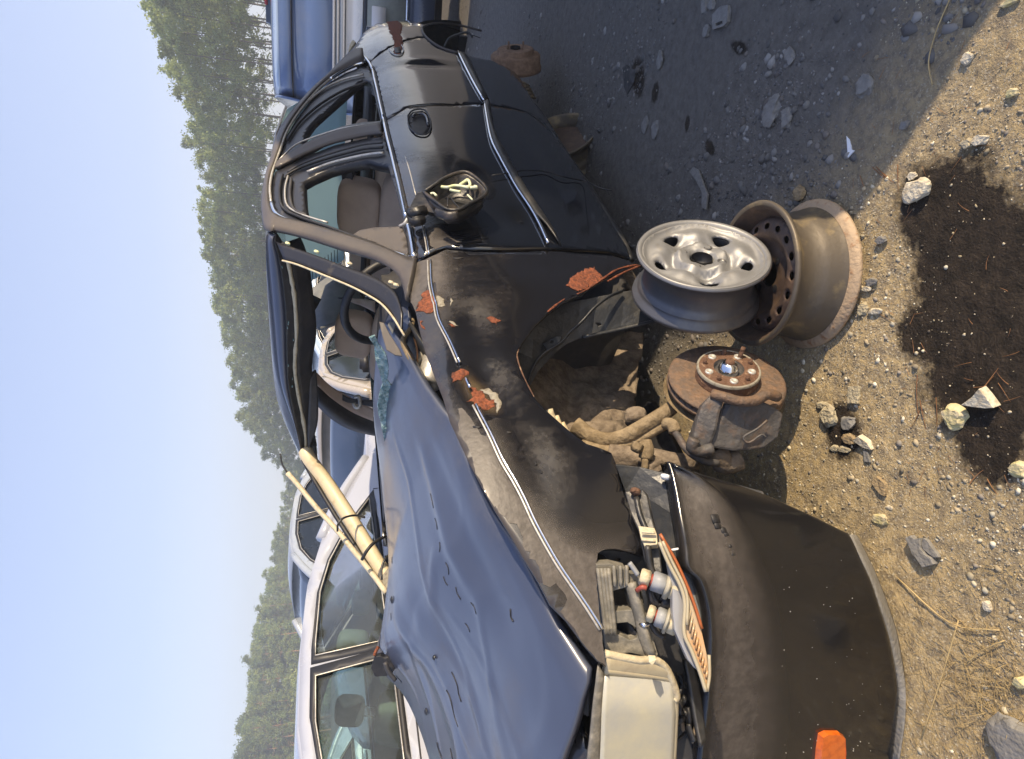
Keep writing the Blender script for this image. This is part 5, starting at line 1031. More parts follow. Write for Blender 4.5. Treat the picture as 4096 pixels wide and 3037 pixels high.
rbox('engine_mass', (.55, .6, .35), (.05, 0, .42), 'rubber', CP, .05); rbox('subframe', (.5, .9, .06), (.05, 0, .10), 'rubber', CP, .02)
# suspension: upper arm, tie rod, strut pieces
tube('control_arm', [atc(2300, 1700, 1.72), atc(2360, 1745, 1.70), atc(2430, 1765, 1.67), atc(2500, 1748, 1.65), atc(2560, 1715, 1.64), atc(2640, 1665, 1.64), atc(2690, 1630, 1.66)], .026, 'mud_metal', CP, seg=10, flat=.75, rfun=lambda t: 1.05-.25*t)
tube('control_arm', [atc(2330, 1775, 1.70), atc(2420, 1800, 1.66), atc(2520, 1775, 1.65), atc(2600, 1735, 1.64), atc(2680, 1690, 1.64)], .013, 'mud_metal', CP, seg=8)
tube('lower_arm', [atc(2440, 1825, 1.66), atc(2520, 1835, 1.64), atc(2600, 1835, 1.63), atc(2700, 1850, 1.62), atc(2790, 1845, 1.62)], .034, 'mud', CP, seg=10, flat=.8, rfun=lambda t: 1.1-.45*t)
tube('ball_joint', [atc(2580, 1770, 1.58), atc(2588, 1800, 1.57), atc(2582, 1835, 1.57)], .018, 'mud_metal', CP, seg=10)
tube('ball_joint', [atc(2582, 1835, 1.56), atc(2578, 1880, 1.56)], .009, 'mud_metal', CP, seg=8)
o = lathe('castle_nut', [(.001, .012), (.012, .012), (.016, .004), (.016, -.01)], 'mud_metal', CP, 6); o.location = atc(2548, 1790, 1.56); o.rotation_euler = (.6, .9, 0)
rbox('link_bracket', (.05, .03, .06), atc(2612, 1862, 1.58), 'mud', CP, .012, (.2, .4, .3))
tube('rubber_boot', [atc(2540, 1650, 1.72), atc(2545, 1690, 1.70)], .03, 'mud', CP, seg=12)
for k in range(3): tube('boot_rib', [atc(2196+k*26, 1640+k*26, 1.74), atc(2216+k*28, 1700+k*20, 1.73)], .012-.002*k, 'bead' if k < 1 else 'cream', CP, seg=8)
tube('brake_hose', [atc(2690, 1715, 1.60), atc(2715, 1750, 1.57), atc(2740, 1790, 1.54), atc(2780, 1825, 1.52), atc(2830, 1848, 1.52), atc(2870, 1852, 1.53)], .0095, 'iron', CP, seg=10)
tube('hose_fitting', [atc(2660, 1695, 1.62), atc(2690, 1700, 1.60), atc(2700, 1730, 1.59)], .016, 'mud_metal', CP, seg=8)
tube('strut', [Vector((0, .50, .30)), Vector((-.02, .46, .68))], .045, 'mud', CP, seg=14)
# brake disc assembly, axis turned outward and up-right of the picture
bz = 1.62; bc = at(2905, 1515, bz)
vdB = wray(2905, 1515).normalized(); rB = (rgt-vdB*rgt.dot(vdB)).normalized(); uB = rB.cross(vdB); ax = (-vdB*.60+(rB*.975-uB*.22)*.80).normalized()
dm = ax.to_track_quat('Z', 'Y').to_matrix().to_4x4(); dm.translation = bc
disc = empty('brake_disc', (0, 0, 0)); disc.parent = CP
carM = Matrix.Translation((CX, CY, DZ)) @ Matrix.Rotation(YAW+math.pi, 4, 'Z'); disc.matrix_local = carM.inverted() @ dm
lathe('disc_face', [(.075, .0), (.082, .002), (.140, .002), (.147, -.001), (.148, -.006), (.138, -.008), (.138, -.018), (.148, -.020), (.148, -.028), (.06, -.030)], 'rusty_iron', disc, 72)
for k in range(40):
    t = 2*math.pi*k/40; o = rbox('vent_vane', (.02, .004, .012), (.134*math.cos(t), .134*math.sin(t), -.013), 'iron', disc, .001, (0, 0, t), seg=1)
lathe('hub_hat', [(.079, .0), (.078, .030), (.074, .035), (.05, .036), (.038, .036)], 'rusty_face', disc, 64)
lathe('hub_bore', [(.038, .036), (.036, .022), (.001, .022)], 'iron', disc, 32)
lathe('hub_rim', [(.0735, .0345), (.0765, .037), (.0795, .033), (.080, .028)], 'primer', disc, 48)
lathe('hub_nut', [(.001, .052), (.012, .052), (.014, .050), (.020, .048), (.022, .040), (.026, .036), (.026, .022)], 'chrome', disc, 12)
lathe('axle_end', [(.001, .060), (.010, .060), (.012, .052)], 'rusty_face', disc, 16)
for k in range(5):
    t = 2*math.pi*k/5+.35; x, y = .056*math.cos(t), .056*math.sin(t)
    o = lathe('wheel_bolt_seat', [(.0, .0375), (.004, .037), (.007, .0395), (.010, .039), (.0105, .035)], 'pale_metal', disc, 16); o.location = (x, y, 0)
    t += .62; o = lathe('stud', [(.0, .050), (.005, .049), (.006, .035)], 'rusty_face', disc, 10); o.location = (.060*math.cos(t), .060*math.sin(t), 0)
tube('stud', [Vector((.03, -.045, .03)), Vector((.035, -.055, .065))], .006, 'rusty_face', disc, seg=8)
lathe('dust_shield', [(.155, -.045), (.150, -.050), (.06, -.055)], 'mud_metal', disc, 40, arc=.7)
# caliper
cz = 1.50
cal = slab('brake_caliper', [(2893, 1610, cz), (2930, 1612, cz-.01), (3000, 1616, cz-.01), (3060, 1610, cz), (3105, 1632, cz+.01), (3135, 1655, cz+.02), (3128, 1700, cz+.02), (3112, 1752, cz+.02), (3060, 1795, cz+.02), (3000, 1803, cz+.01), (2930, 1805, cz), (2838, 1790, cz), (2850, 1750, cz), (2870, 1690, cz)], .07, 'iron', CP, bev=.012)
slab('caliper_bracket', [(2845, 1575, cz-.012), (2885, 1590, cz-.02), (2895, 1612, cz-.02), (2882, 1650, cz-.02), (2868, 1720, cz-.02), (2838, 1800, cz-.01), (2790, 1800, cz-.01), (2765, 1785, cz-.01), (2770, 1755, cz-.01), (2785, 1680, cz-.01), (2805, 1620, cz-.01)], .05, 'iron', CP, bev=.010)
tube('pad_lip', [atc(2848, 1576, cz-.01), atc(2900, 1590, cz-.025), (atc(2960, 1606, cz-.03)), atc(3020, 1602, cz-.025), atc(3070, 1578, cz-.01), atc(3110, 1588, cz+.01)], .013, 'rusty_iron', CP, seg=8)
tube('slide_pin', [atc(2778, 1755, cz-.02), atc(2768, 1790, cz-.015), atc(2800, 1805, cz-.01), atc(2850, 1795, cz-.01)], .015, 'iron', CP, seg=10)
tube('pad_spring', [atc(3068, 1682, cz-.01), atc(3030, 1715, cz-.012), atc(2978, 1745, cz-.012), atc(2980, 1765, cz-.012), atc(3000, 1770, cz-.012), atc(3045, 1740, cz-.012), atc(3062, 1750, cz-.01)], .003, 'iron', CP, seg=6)
tube('knuckle', [atc(2862, 1795, 1.55), atc(2880, 1830, 1.55), atc(2900, 1855, 1.56), atc(2960, 1835, 1.56)], .028, 'mud', CP, seg=10)
# --- rear: drum, arch, axle
dz_ = 3.52; dc = at(2062, 222, 3.42); ax2 = Vector((sy_, -cy_, 0)); ax2 = (ax2*.95+Vector((0, 0, .22))).normalized()
vd2 = wray(2075, 222).normalized(); r2_ = (rgt-vd2*rgt.dot(vd2)).normalized(); ax2 = (-vd2*.24+r2_*.97).normalized()
dm2 = ax2.to_track_quat('Z', 'Y').to_matrix().to_4x4(); dm2.translation = dc
drum = empty('brake_drum', (0, 0, 0)); drum.parent = CP; drum.matrix_local = carM.inverted() @ dm2
lathe('drum_shell', [(.026, .03), (.03, .035), (.092, .035), (.098, .032), (.10, .012), (.128, .008), (.136, .0), (.136, -.05), (.142, -.054), (.142, -.075), (.13, -.08), (.05, -.083)], 'drum', drum, 48)
lathe('drum_bore', [(.027, .044), (.026, .0), (.001, .0)], 'rubber', drum, 24)
for k in range(4): t = math.pi*k/2+.5; o = lathe('stud', [(.0, .062), (.005, .06), (.006, .04)], 'drum', drum, 8); o.location = (.056*math.cos(t), .056*math.sin(t), 0)
tube('rear_axle', [Vector((-2.62, .72, .12)), Vector((-2.58, .3, .14)), Vector((-2.58, -.7, .14))], .035, 'mud', CP); tube('trailing_arm', [Vector((-2.62, .66, .14)), Vector((-2.2, .6, .20))], .03, 'mud', CP)
tube('rear_spring', [Vector((-2.62+.05*math.cos(k*.9), .50+.05*math.sin(k*.9), .2+k*.012)) for k in range(34)], .008, 'mud', CP, seg=6, n=2)
# rear inner arch
vs = []; 
for i in range(13):
    t = math.pi*(.02+.96*i/12)
    for y in (.80, .55): vs.append(Vector((-2.64+.33*math.cos(t), y, .36+.33*math.sin(t))))
mk('rear_arch_liner', vs, [(i*2, i*2+1, i*2+3, i*2+2) for i in range(12)], 'rubber', CP)
rbox('rear_inner_wall', (.68, .02, .5), (-2.64, .54, .42), 'rubber', CP, .005)
tube('arch_wire', [atc(1777, 190, 3.3), atc(1795, 155, 3.3), atc(1830, 138, 3.3), atc(1870, 130, 3.3), atc(1890, 150, 3.3)], .006, 'liner', CP, seg=6)
stube('arch_lip', [(1829, 214), (1771, 196), (1735, 176), (1703, 149), (1690, 125), (1696, 108), (1744, 96), (1833, 103), (1926, 126)], .006, 'dusty_paint', CP, seg=6)
ribbon('trunk_hinge', [atc(1395, 210, 3.5), atc(1400, 185, 3.5), atc(1412, 165, 3.5), atc(1420, 168, 3.5)], [atc(1400, 205, 3.5), atc(1408, 195, 3.5), atc(1418, 180, 3.5), atc(1424, 172, 3.5)], 'cream', CP, th=.02)
rbox('floor_brace', (1.6, .05, .05), (-1.3, .66, .12), 'mud', CP, .01)
for k in range(5): tube('sill_scrap', [onp(2090+k*9, 330+k*14, 1, .74), onp(2115+k*6, 345+k*12, 1, .70)], .008, 'mud_metal', CP, seg=6)

# black torn bracket standing on the far edge of the hood, its rusty curl beside it
slab('torn_bracket', [(1497, 2627, 2.2), (1522, 2622, 2.2), (1536, 2632, 2.2), (1551, 2627, 2.2), (1572, 2646, 2.2), (1579, 2673, 2.2), (1570, 2695, 2.2), (1545, 2707, 2.2), (1499, 2709, 2.2), (1483, 2673, 2.2)], .03, 'rubber', CP, bev=.004)
tube('bracket_stem', [atc(1540, 2650, 2.17), atc(1556, 2690, 2.17), atc(1582, 2722, 2.17)], .008, 'dark_trim', CP, seg=8)
tube('rusty_curl', [atc(1513, 2588, 2.2), atc(1504, 2605, 2.2), atc(1497, 2622, 2.2)], .006, 'rust', CP, seg=6)
tube('bumper_scratch', [bump(3432, 2585, .022), bump(3450, 2660, .02), bump(3458, 2760, .018), bump(3458, 2880, .016)], .0012, 'pale_metal', CP, seg=4)
rs = random.Random(5)
for _ in range(70):
    x, y = rs.uniform(3120, 3540), rs.uniform(2230, 3020)
    if x > 3330+.33*(y-2140): continue
    v = bump(x, y, .036-.034*max(0, (x-3060)/520)); rbox('grit', (rs.uniform(.0008, .002),)*3, v+Vector((.002, .002, 0)), 'pale_metal', CP, .0004, seg=1)

for k in range(9):
    x0, y0 = 1790+k*rs.uniform(4, 9), 925+k*8; L = rs.uniform(60, 190)
    panel('wipe_mark', [(x0, y0), (x0+L*.5, y0-4), (x0+L, y0-rs.uniform(4, 12)), (x0+L*.98, y0-2), (x0+L*.5, y0+3), (x0+8, y0+4)], 'black_paint', CP, off=.0022, th=0, step=.02)
for q in ([(1890, 1706), (1905, 1703), (1932, 1706), (1915, 1712), (1893, 1712)], [(2028, 1722), (2048, 1722), (2046, 1728), (2030, 1729)], [(2142, 1842), (2150, 1838), (2152, 1852), (2144, 1856)], [(2164, 1880), (2171, 1877), (2172, 1886), (2166, 1888)], [(1812, 1034), (1850, 1032), (1856, 1036), (1820, 1038)]):
    panel('chip', q, 'rubber', CP, off=.0024, th=.0004, step=.01)

rbox('radiator', (.06, 1.15, .42), (.62, -.05, .42), 'dark_trim', CP, .01)
rbox('lock_panel', (.10, 1.15, .05), (.78, -.10, .66), 'black_paint', CP, .01)
for k in range(5): rbox('grille_bar', (.02, .56, .014), (.97, -.18, .52+k*.03), 'dark_plastic', CP, .004)
# ================================================================== WHEELS LYING ABOUT
def wheel_prof(r, w):   # barrel with two lips, axis z, outer face at z=0, running back to -w
    return [(r*.93, .0), (r, .004), (r*1.005, -.004), (r*.985, -.012), (r*.93, -.016), (r*.91, -.030), (r*.86, -.040), (r*.85, -.055), (r*.85, -.085), (r*.87, -.095), (r*.92, -.104), (r*.92, -w+.03), (r*.93, -w+.016), (r*.995, -w+.010), (r*1.005, -w), (r*.985, -w-.004), (r*.93, -w+.006), (r*.88, -w+.03), (r*.87, -.105), (r*.83, -.095), (r*.82, -.085), (r*.82, -.055), (r*.83, -.035), (r*.87, -.022), (r*.93, .0)]
def orient(o, axv, loc, roll=0):
    m_ = axv.normalized().to_track_quat('Z', 'Y').to_matrix().to_4x4() @ Matrix.Rotation(roll, 4, 'Z'); m_.translation = loc; o.matrix_world = m_
steel = empty('steel_wheel', (0, 0, 0), 0, 'brown rusty steel wheel lying flat with a ring of oval holes', 'wheel')
sg = gr(3222, 1110); SR = .192; SW = .165
orient(steel, Vector((-.02, .10, 1)), Vector((sg.x, sg.y, SW+.008)))
lathe('barrel', [(SR*.93, .0), (SR*.985, .003), (SR*1.0, -.004), (SR*.985, -.012), (SR*.90, -.016), (SR*.88, -.028), (SR*.80, -.045), (SR*.79, -.075), (SR*.84, -.095), (SR*.875, -.11), (SR*.885, -SW+.035), (SR*.92, -SW+.02), (SR*.93, -SW+.014)], 'steel_barrel', steel, 96)
lathe('barrel_lip', [(SR*.93, -SW+.016), (SR*.985, -SW+.012), (SR*1.04, -SW+.004), (SR*1.045, -SW-.003), (SR*.98, -SW-.004), (SR*.9, -SW+.01)], 'steel_lip', steel, 96)
lathe('inner_barrel', [(SR*.93, .0), (SR*.885, -.01), (SR*.86, -.03), (SR*.78, -.045)], 'steel_face', steel, 96)
# disc with real holes
NH = 16; pts_o = [(SR*.80*math.cos(a), SR*.80*math.sin(a)) for a in [2*math.pi*i/64 for i in range(64)]]
holes = [[(SR*.66*math.cos(2*math.pi*k/NH)+(.0085*math.cos(b)*math.cos(2*math.pi*k/NH)-.0115*math.sin(b)*math.sin(2*math.pi*k/NH)), SR*.66*math.sin(2*math.pi*k/NH)+(.0085*math.cos(b)*math.sin(2*math.pi*k/NH)+.0115*math.sin(b)*math.cos(2*math.pi*k/NH))) for b in [2*math.pi*j/12 for j in range(12)]] for k in range(NH)]
holes.append([(.032*math.cos(a), .032*math.sin(a)) for a in [2*math.pi*i/24 for i in range(24)]])
P, T = tri2d(pts_o, holes, .012)
def dz(r): return interp(r, [0, .04, .055, .075, .095, SR*.56, SR*.74, SR*.80], [-.052, -.050, -.046, -.052, -.040, -.026, -.030, -.046])
vs = [(v[0], v[1], dz(math.hypot(v[0], v[1]))) for v in P]; fs = []
for t in T:
    a, b_, c = (Vector(vs[i]) for i in t); fs.append(t if (b_-a).cross(c-a).z > 0 else t[::-1])
solid(mk('wheel_disc', vs, fs, 'steel_face', steel), .003)
for k in range(4): t = math.pi*k/2+.4; o = lathe('bolt_hole', [(.0, .001), (.006, .001), (.010, -.001)], 'rubber', steel, 12); o.location = (.050*math.cos(t), .050*math.sin(t), -.045)
lathe('wheel_inside', [(.001, -SW+.02), (SR*.85, -SW+.02)], 'rubber', steel, 32)
alloy = empty('alloy_wheel', (0, 0, 0), 0, 'silver five hole alloy wheel leaning upright against the steel wheel', 'wheel')
AR = .172; AW = .135; vdA = wray(2812, 1012).normalized(); rA = (rgt-vdA*rgt.dot(vdA)).normalized(); uA = rA.cross(vdA); axA = (-vdA*.50+(rA*.975-uA*.20)*.86).normalized(); ac = at(2812, 1012, 1.655)
orient(alloy, axA, ac, roll=.35)
lathe('barrel', wheel_prof(AR, AW), 'alloy_dark', alloy, 96)
lathe('rim_lip', [(AR*.90, -.012), (AR*.93, .002), (AR*.985, .0045), (AR*1.01, .001), (AR*1.01, -.005)], 'alloy', alloy, 96)
NHs = 5
def hole_at(t, rr, ra, rt): return [(rr*math.cos(t)+ra*math.cos(b)*math.cos(t)-rt*math.sin(b)*math.sin(t), rr*math.sin(t)+ra*math.cos(b)*math.sin(t)+rt*math.sin(b)*math.cos(t)) for b in [2*math.pi*j/20 for j in range(20)]]
hl = [hole_at(2*math.pi*k/5, AR*.68, .014, .023) for k in range(5)]
hl.append([(.028*math.cos(a), .028*math.sin(a)) for a in [2*math.pi*i/24 for i in range(24)]])
P, T = tri2d([(AR*.91*math.cos(a), AR*.91*math.sin(a)) for a in [2*math.pi*i/80 for i in range(80)]], hl, .008)
def az(x, y):
    r = math.hypot(x, y); t = math.atan2(y, x)
    z = interp(r, [0, .030, .034, .064, .074, .09, AR*.84, AR*.91], [-.034, -.034, -.014, -.014, -.042, -.036, -.018, -.004])
    k = max(0, math.cos(2.5*(((t+math.pi/5) % (2*math.pi/5))-math.pi/5))) ; d = abs(((t+math.pi/5) % (2*math.pi/5))-math.pi/5)*r
    spoke = 1-gauss(d, .045)
    z += .030*gauss(r-.100, .040)*(.15+.85*(.5+.5*math.cos(5*t+math.pi)))
    q = math.hypot(r*math.cos(((t+math.pi/5) % (2*math.pi/5))-math.pi/5)-AR*.66, r*math.sin(((t+math.pi/5) % (2*math.pi/5))-math.pi/5)*.62)
    z += .006*gauss(q-.022, .007)-.008*gauss(q, .015)
    return z
vs = [(v[0], v[1], az(v[0], v[1])) for v in P]; fs = []
for t in T:
    a, b_, c = (Vector(vs[i]) for i in t); fs.append(t if (b_-a).cross(c-a).z > 0 else t[::-1])
solid(mk('wheel_face', vs, fs, 'alloy', alloy), .008)
lathe('hub_recess', [(.028, -.014), (.027, -.04), (.001, -.045)], 'rubber', alloy, 24)
for k in range(4): t = math.pi*k/2+.5; o = lathe('bolt_hole', [(.0, -.004), (.0065, -.002), (.009, .0015), (.012, .0)], 'alloy_dark', alloy, 14); o.location = (.052*math.cos(t), .052*math.sin(t), -.011)
lathe('wheel_inside', [(.001, -AW+.04), (AR*.86, -AW+.04)], 'rubber', alloy, 32)
tube('kerb_rust', [Vector((AR*1.0*math.cos(a), AR*1.0*math.sin(a), -.004)) for a in [3.3+i*.12 for i in range(14)]], .0035, 'rusty_face', alloy, seg=6, n=2) 
rim3 = empty('steel_wheel', (0, 0, 0), 0, 'bare wheel lying under the sill of the wrecked car below the rear door', 'wheel')
rp = at(2225, 470, 3.05); orient(rim3, Vector((.45, -.5, .35)), Vector((rp.x-.04, rp.y+.10, .12)))
lathe('barrel', wheel_prof(.185, .15), 'steel_barrel', rim3, 48); lathe('wheel_disc', [(.001, -.05), (.14, -.045)], 'steel_face', rim3, 32)

# ================================================================== OTHER CARS
def bgpaint(name, col, rough=.25, dust=(.3, .28, .26), amount=.1): 
    MT[name] = paint(name, col, dust=dust, amount=amount, up=.2, rough=rough, coat=.8); return name
bgpaint('white_car', (.37, .39, .45)); bgpaint('beige_car', (.40, .355, .30)); bgpaint('pale_blue_car', (.40, .50, .62)); bgpaint('maroon_car', (.09, .012, .02)); bgpaint('silver_car', (.30, .34, .40), dust=(.36, .36, .36), amount=.5); bgpaint('blue_car', (.10, .15, .27), rough=.3, dust=(.20, .22, .27), amount=.35); bgpaint('slate_car', (.055, .065, .095), dust=(.13, .13, .14), amount=.3); bgpaint('dark_van', (.03, .035, .04))
MT['tyre'] = mat('tyre', (.018, .018, .018), .85, bump_s=.3)
MT['black_trim'] = mat('black_trim', (.02, .02, .022), .5)
MT['seat_grey'] = mat('grey_seat', (.26, .27, .24), .9, noise=((.36, .37, .31), 8, .4, .7))
MT['red_lens'] = mat('red_lens', (.45, .01, .015), .25, coat=1)
SED = dict(body=[(-2.25, .42), (-2.26, .70), (-2.20, .93), (-2.02, .98), (-1.60, 1.00), (-1.32, 1.14), (-1.02, 1.30), (-.70, 1.385), (-.30, 1.415), (.10, 1.415), (.42, 1.37), (.72, 1.26), (1.02, 1.08), (1.18, .98), (1.60, .90), (2.0, .80), (2.2, .70), (2.28, .50), (2.2, .28), (1.74, .24), (1.68, .42), (1.55, .60), (1.35, .67), (1.15, .60), (1.02, .42), (.98, .20), (-.95, .20), (-1.0, .42), (-1.13, .60), (-1.33, .67), (-1.53, .60), (-1.66, .42), (-1.70, .26), (-2.2, .28)],
           wins=[[(-1.22, 1.00), (-1.02, 1.16), (-.82, 1.265), (-.62, 1.32), (-.30, 1.345), (-.22, 1.345), (-.16, .96)], [(-.10, .955), (-.14, 1.345), (.10, 1.345), (.38, 1.30), (.62, 1.20), (.92, 1.0), (.95, .93)]], belt=.93, hw=.86, wb=(1.35, -1.33))
def bgcar(name, label, cat, loc, rz, col, prof=SED, group=None, dark=False, sc=(1, 1, 1), seats=True, seams=True):
    root = empty(name, loc, rz, label, cat, group); root.scale = sc; hw = prof['hw']; bt = prof['belt']
    def yf(x, z):
        y = interp(z, [.2, .3, .55, .75, bt, bt+.02, 1.42], [hw*.93, hw*.97, hw, hw*.985, hw*.95, hw*.945, hw*.70])
        y -= .16*sm(abs(x), 1.7, 2.35)**1.2 if z < bt+.1 else .16*sm(abs(x), 1.7, 2.35)
        return y
    def spanel(nm, poly, m_, s, holes=(), off=0, th=.02, step=.09):
        P, T = tri2d(poly, holes, step); vs = [(v[0], s*(yf(v[0], v[1])+off), v[1]) for v in P]; fs = []
        for t in T:
            a, b_, c = (Vector(vs[i]) for i in t); fs.append(t if (b_-a).cross(c-a).y*s > 0 else t[::-1])
        return solid(mk(nm, vs, fs, m_, root), th)
    for s in (1, -1):
        spanel('body_side', prof['body'], col, s, prof['wins'])
        for wpoly in prof['wins']:
            cx = sum(p[0] for p in wpoly)/len(wpoly); cz = sum(p[1] for p in wpoly)/len(wpoly)
            spanel('window', [(cx+(p[0]-cx)*1.0, cz+(p[1]-cz)*1.0) for p in wpoly], 'dark_glass' if dark else 'tint', s, off=-.022, th=0)
            big = [(cx+(p[0]-cx)*1.07, cz+(p[1]-cz)*1.10) for p in wpoly]; sml = [(cx+(p[0]-cx)*.965, cz+(p[1]-cz)*.95) for p in wpoly]
            spanel('window_frame', big, 'black_trim', s, [sml], off=.004, th=.012, step=.12)
            tube('frame_highlight', [Vector((p[0], s*(yf(p[0], p[1])+.006), p[1])) for p in sml+[sml[0]]], .004, 'pale_metal', root, seg=5, n=1)
        if seams:
            for xs in (( -.13, -.13), ):
                tube('door_seam', [Vector((-.13, s*(yf(-.13, z)+.001), z)) for z in (.25, .45, .7, .9)], .004, 'black_trim', root, seg=4, n=1)
            tube('door_seam', [Vector((x, s*(yf(x, z)+.001), z)) for x, z in ((-1.0, .30), (-1.02, .60), (-1.12, .74), (-1.24, .86), (-1.27, .98))], .004, 'black_trim', root, seg=4)
            tube('body_line', [Vector((x, s*(yf(x, .88)+.002), .88+.0*x)) for x in (-2.1, -1.4, -.6, .2, 1.0)], .004, 'black_trim', root, seg=4)
            for x in (-.95, .02): rbox('door_handle', (.20, .03, .035), (x, s*(yf(x, .84)+.014), .84), col, root, .012); rbox('handle_cup', (.11, .006, .075), (x, s*(yf(x, .84)+.002), .84), 'silver_car', root, .003)
            rbox('fuel_flap', (.13, .004, .13), (-1.62, s*(yf(-1.62, .86)+.003), .86), col, root, .001)
            for z in ((.94),): tube('tail_light', [Vector((-2.2, s*(yf(-2.2, z)), z-.04)), Vector((-2.05, s*(yf(-2.05, z)+.004), z)), Vector((-1.86, s*(yf(-1.86, z)+.004), z))], .03, 'red_lens', root, seg=8, rfun=lambda t: 1-.7*t)
        for x in prof['wb']:
            o = lathe('tyre', [(.19, .0), (.22, .012), (.30, .012), (.315, -.01), (.315, -.17), (.30, -.19)], 'tyre', root, 32); o.location = (x, s*(hw-.02), .315); o.rotation_euler = (R(-90*s), 0, 0)
            o = lathe('wheel_rim', [(.0, -.01), (.06, -.01), (.17, -.03), (.195, .0)], 'pale_metal', root, 24); o.location = (x, s*(hw-.02), .315); o.rotation_euler = (R(-90*s), 0, 0)
        rbox('wing_mirror', (.10, .16, .11), (.82, s*(hw+.06), 1.0), 'black_trim', root, .03)
    top = [p for p in prof['body'] if p[1] >= bt-.30]
    def deck(nm, x0, x1, m_, inset=.0, crown=.02):
        seq = [p for p in prof['body'][:18] if x0-.001 <= p[0] <= x1+.001]; vs = []; n = 9
        for (x, z) in seq:
            w_ = yf(x, z)-inset
            for j in range(n): t = 2*j/(n-1)-1; vs.append((x, w_*t, z+crown*(1-t*t)-inset*.0))
        fs = [(i*n+j, (i+1)*n+j, (i+1)*n+j+1, i*n+j+1) for i in range(len(seq)-1) for j in range(n-1)]
        return solid(mk(nm, vs, fs, m_, root), .015)
    deck('trunk_lid', -2.26, -1.60, col); deck('rear_screen', -1.60, -1.02, 'dark_glass' if dark else 'tint', .10); deck('roof', -1.02, .42, col, 0, .035); deck('windscreen', .42, 1.18, 'dark_glass' if dark else 'tint', .08); deck('hood', 1.18, 2.28, col, 0, .03)
    for s in (1, -1):
        for (xa, za), (xb, zb) in (((.42, 1.37), (1.18, .98)), ((-1.60, 1.0), (-1.02, 1.30))): 
            tube('pillar', [Vector((xa, s*(yf(xa, za)-.03), za)), Vector(((xa+xb)/2, s*(yf((xa+xb)/2, (za+zb)/2)-.04), (za+zb)/2+.03)), Vector((xb, s*(yf(xb, zb)-.03), zb))], .045, col, root, seg=8)
    rbox('front_bumper', (.16, hw*1.75, .30), (2.22, 0, .42), col, root, .06); rbox('rear_bumper', (.16, hw*1.75, .30), (-2.22, 0, .45), col, root, .06)
    rbox('cabin_floor', (2.6, hw*1.7, .1), (-.2, 0, .3), 'black_trim', root, .02); rbox('dashboard', (.35, hw*1.6, .2), (.85, 0, .85), 'seat_grey', root, .05)
    if seats:
        for s in (1, -1):
            cushion('seat_back', (.18, .50, .60), (-.28, s*.36, .68), 'seat_grey', root, (0, -.25, 0), .35); cushion('headrest', (.11, .30, .19), (-.42, s*.36, 1.13), 'seat_grey', root, (0, -.2, 0), .55)
            for q in (-.06, .06): tube('headrest_post', [Vector((-.38, s*.36+q, .95)), Vector((-.41, s*.36+q, 1.07))], .006, 'chrome', root, seg=6, n=1)
            cushion('headrest', (.09, .26, .14), (-1.22, s*.36, 1.02), 'seat_grey', root, (0, 0, 0), .55)
        rbox('rear_seat', (.16, 1.2, .5), (-1.12, 0, .66), 'seat_grey', root, .05, (0, -.3, 0))
    return root
# nearest: white saloon alongside; its side line comes from sight lines
dW = Vector((-.58988, -.80749)); pB = Vector((-.7864, 4.0792))+dW*1.0; nW = Vector((-dW.y, dW.x))
if nW.y < 0: nW = -nW
angW = math.atan2(dW.y, dW.x); cW = pB+nW*.82+dW*.13
bgcar('white_sedan', 'white saloon parked just beyond the wreck, seats seen through its side windows', 'car', (cW.x, cW.y, -.03), angW, 'white_car')
def place(px, z, lat=0): v = at(px[0], px[1], z); return v
v = place((1400, 1720), 6.2); bgcar('beige_hatchback', 'beige car with dark side windows, seen through the empty windscreen', 'car', (v.x+.1, v.y+.7, -.12), angW+.25, 'beige_car', dark=True, seats=False)
v = place((1400, 1330), 8.2); bgcar('pale_blue_car', 'pale blue car behind the passenger headrest', 'car', (v.x, v.y+.8, .0), angW-.5, 'pale_blue_car', dark=True, seats=False)
v = place((1500, 1500), 7.4); bgcar('maroon_car', 'maroon car glimpsed low between the seats and the windscreen glass', 'car', (v.x-.1, v.y+1.5, -.25), angW-.3, 'maroon_car', dark=True, seats=False)
v = place((1300, 2150), 7.6); bgcar('silver_minivan', 'tall grey-blue car with a domed dusty roof behind the white saloon', 'car', (v.x-.55, v.y+.9, .0), angW+.1, 'silver_car', dark=True, seats=False, sc=(1, 1, 1.17))
v = place((1270, 2950), 7.0); bgcar('light_blue_car', 'light blue car whose roof shows past the front of the white saloon', 'car', (v.x-2.2, v.y+.9, -.12), angW-.1, 'pale_blue_car', dark=True, seats=False)
# blue van at the top of the picture, seen square from its nose
zb = 6.0
van = empty('blue_van', tuple(Vector((at(1400, 100, zb).x, at(1400, 100, zb).y, 0))), 0, 'dusty blue van standing behind the tail of the wreck, screen toward the camera', 'van')
vo = Vector(van.location)
van.rotation_euler = (0, 0, R(-20)); vm = Matrix.Translation(vo) @ Matrix.Rotation(R(-20), 4, 'Z')
hwv = .80
def vz(px, z=zb): # height for a picture column at that depth
    return at(px, 100, z).z
prof_v = [(1.75, 0.55), (1.705, .10), (1.66, .02), (vz(1180), -.02), (vz(1330), -.28), (vz(1380), -.34), (vz(1440), -.60), (vz(1452), -.66), (vz(1600), -.70), (vz(1700), -.76), (.42, -.72), (.25, -.66)]
def vrow(z, y, w_, n=17, r_=.0): 
    out = []
    for j in range(n):
        t = 2*j/(n-1)-1; e = abs(t)**6; out.append(Vector((w_*t, y+.30*e*r_+.06*t*t, z)))
    return out
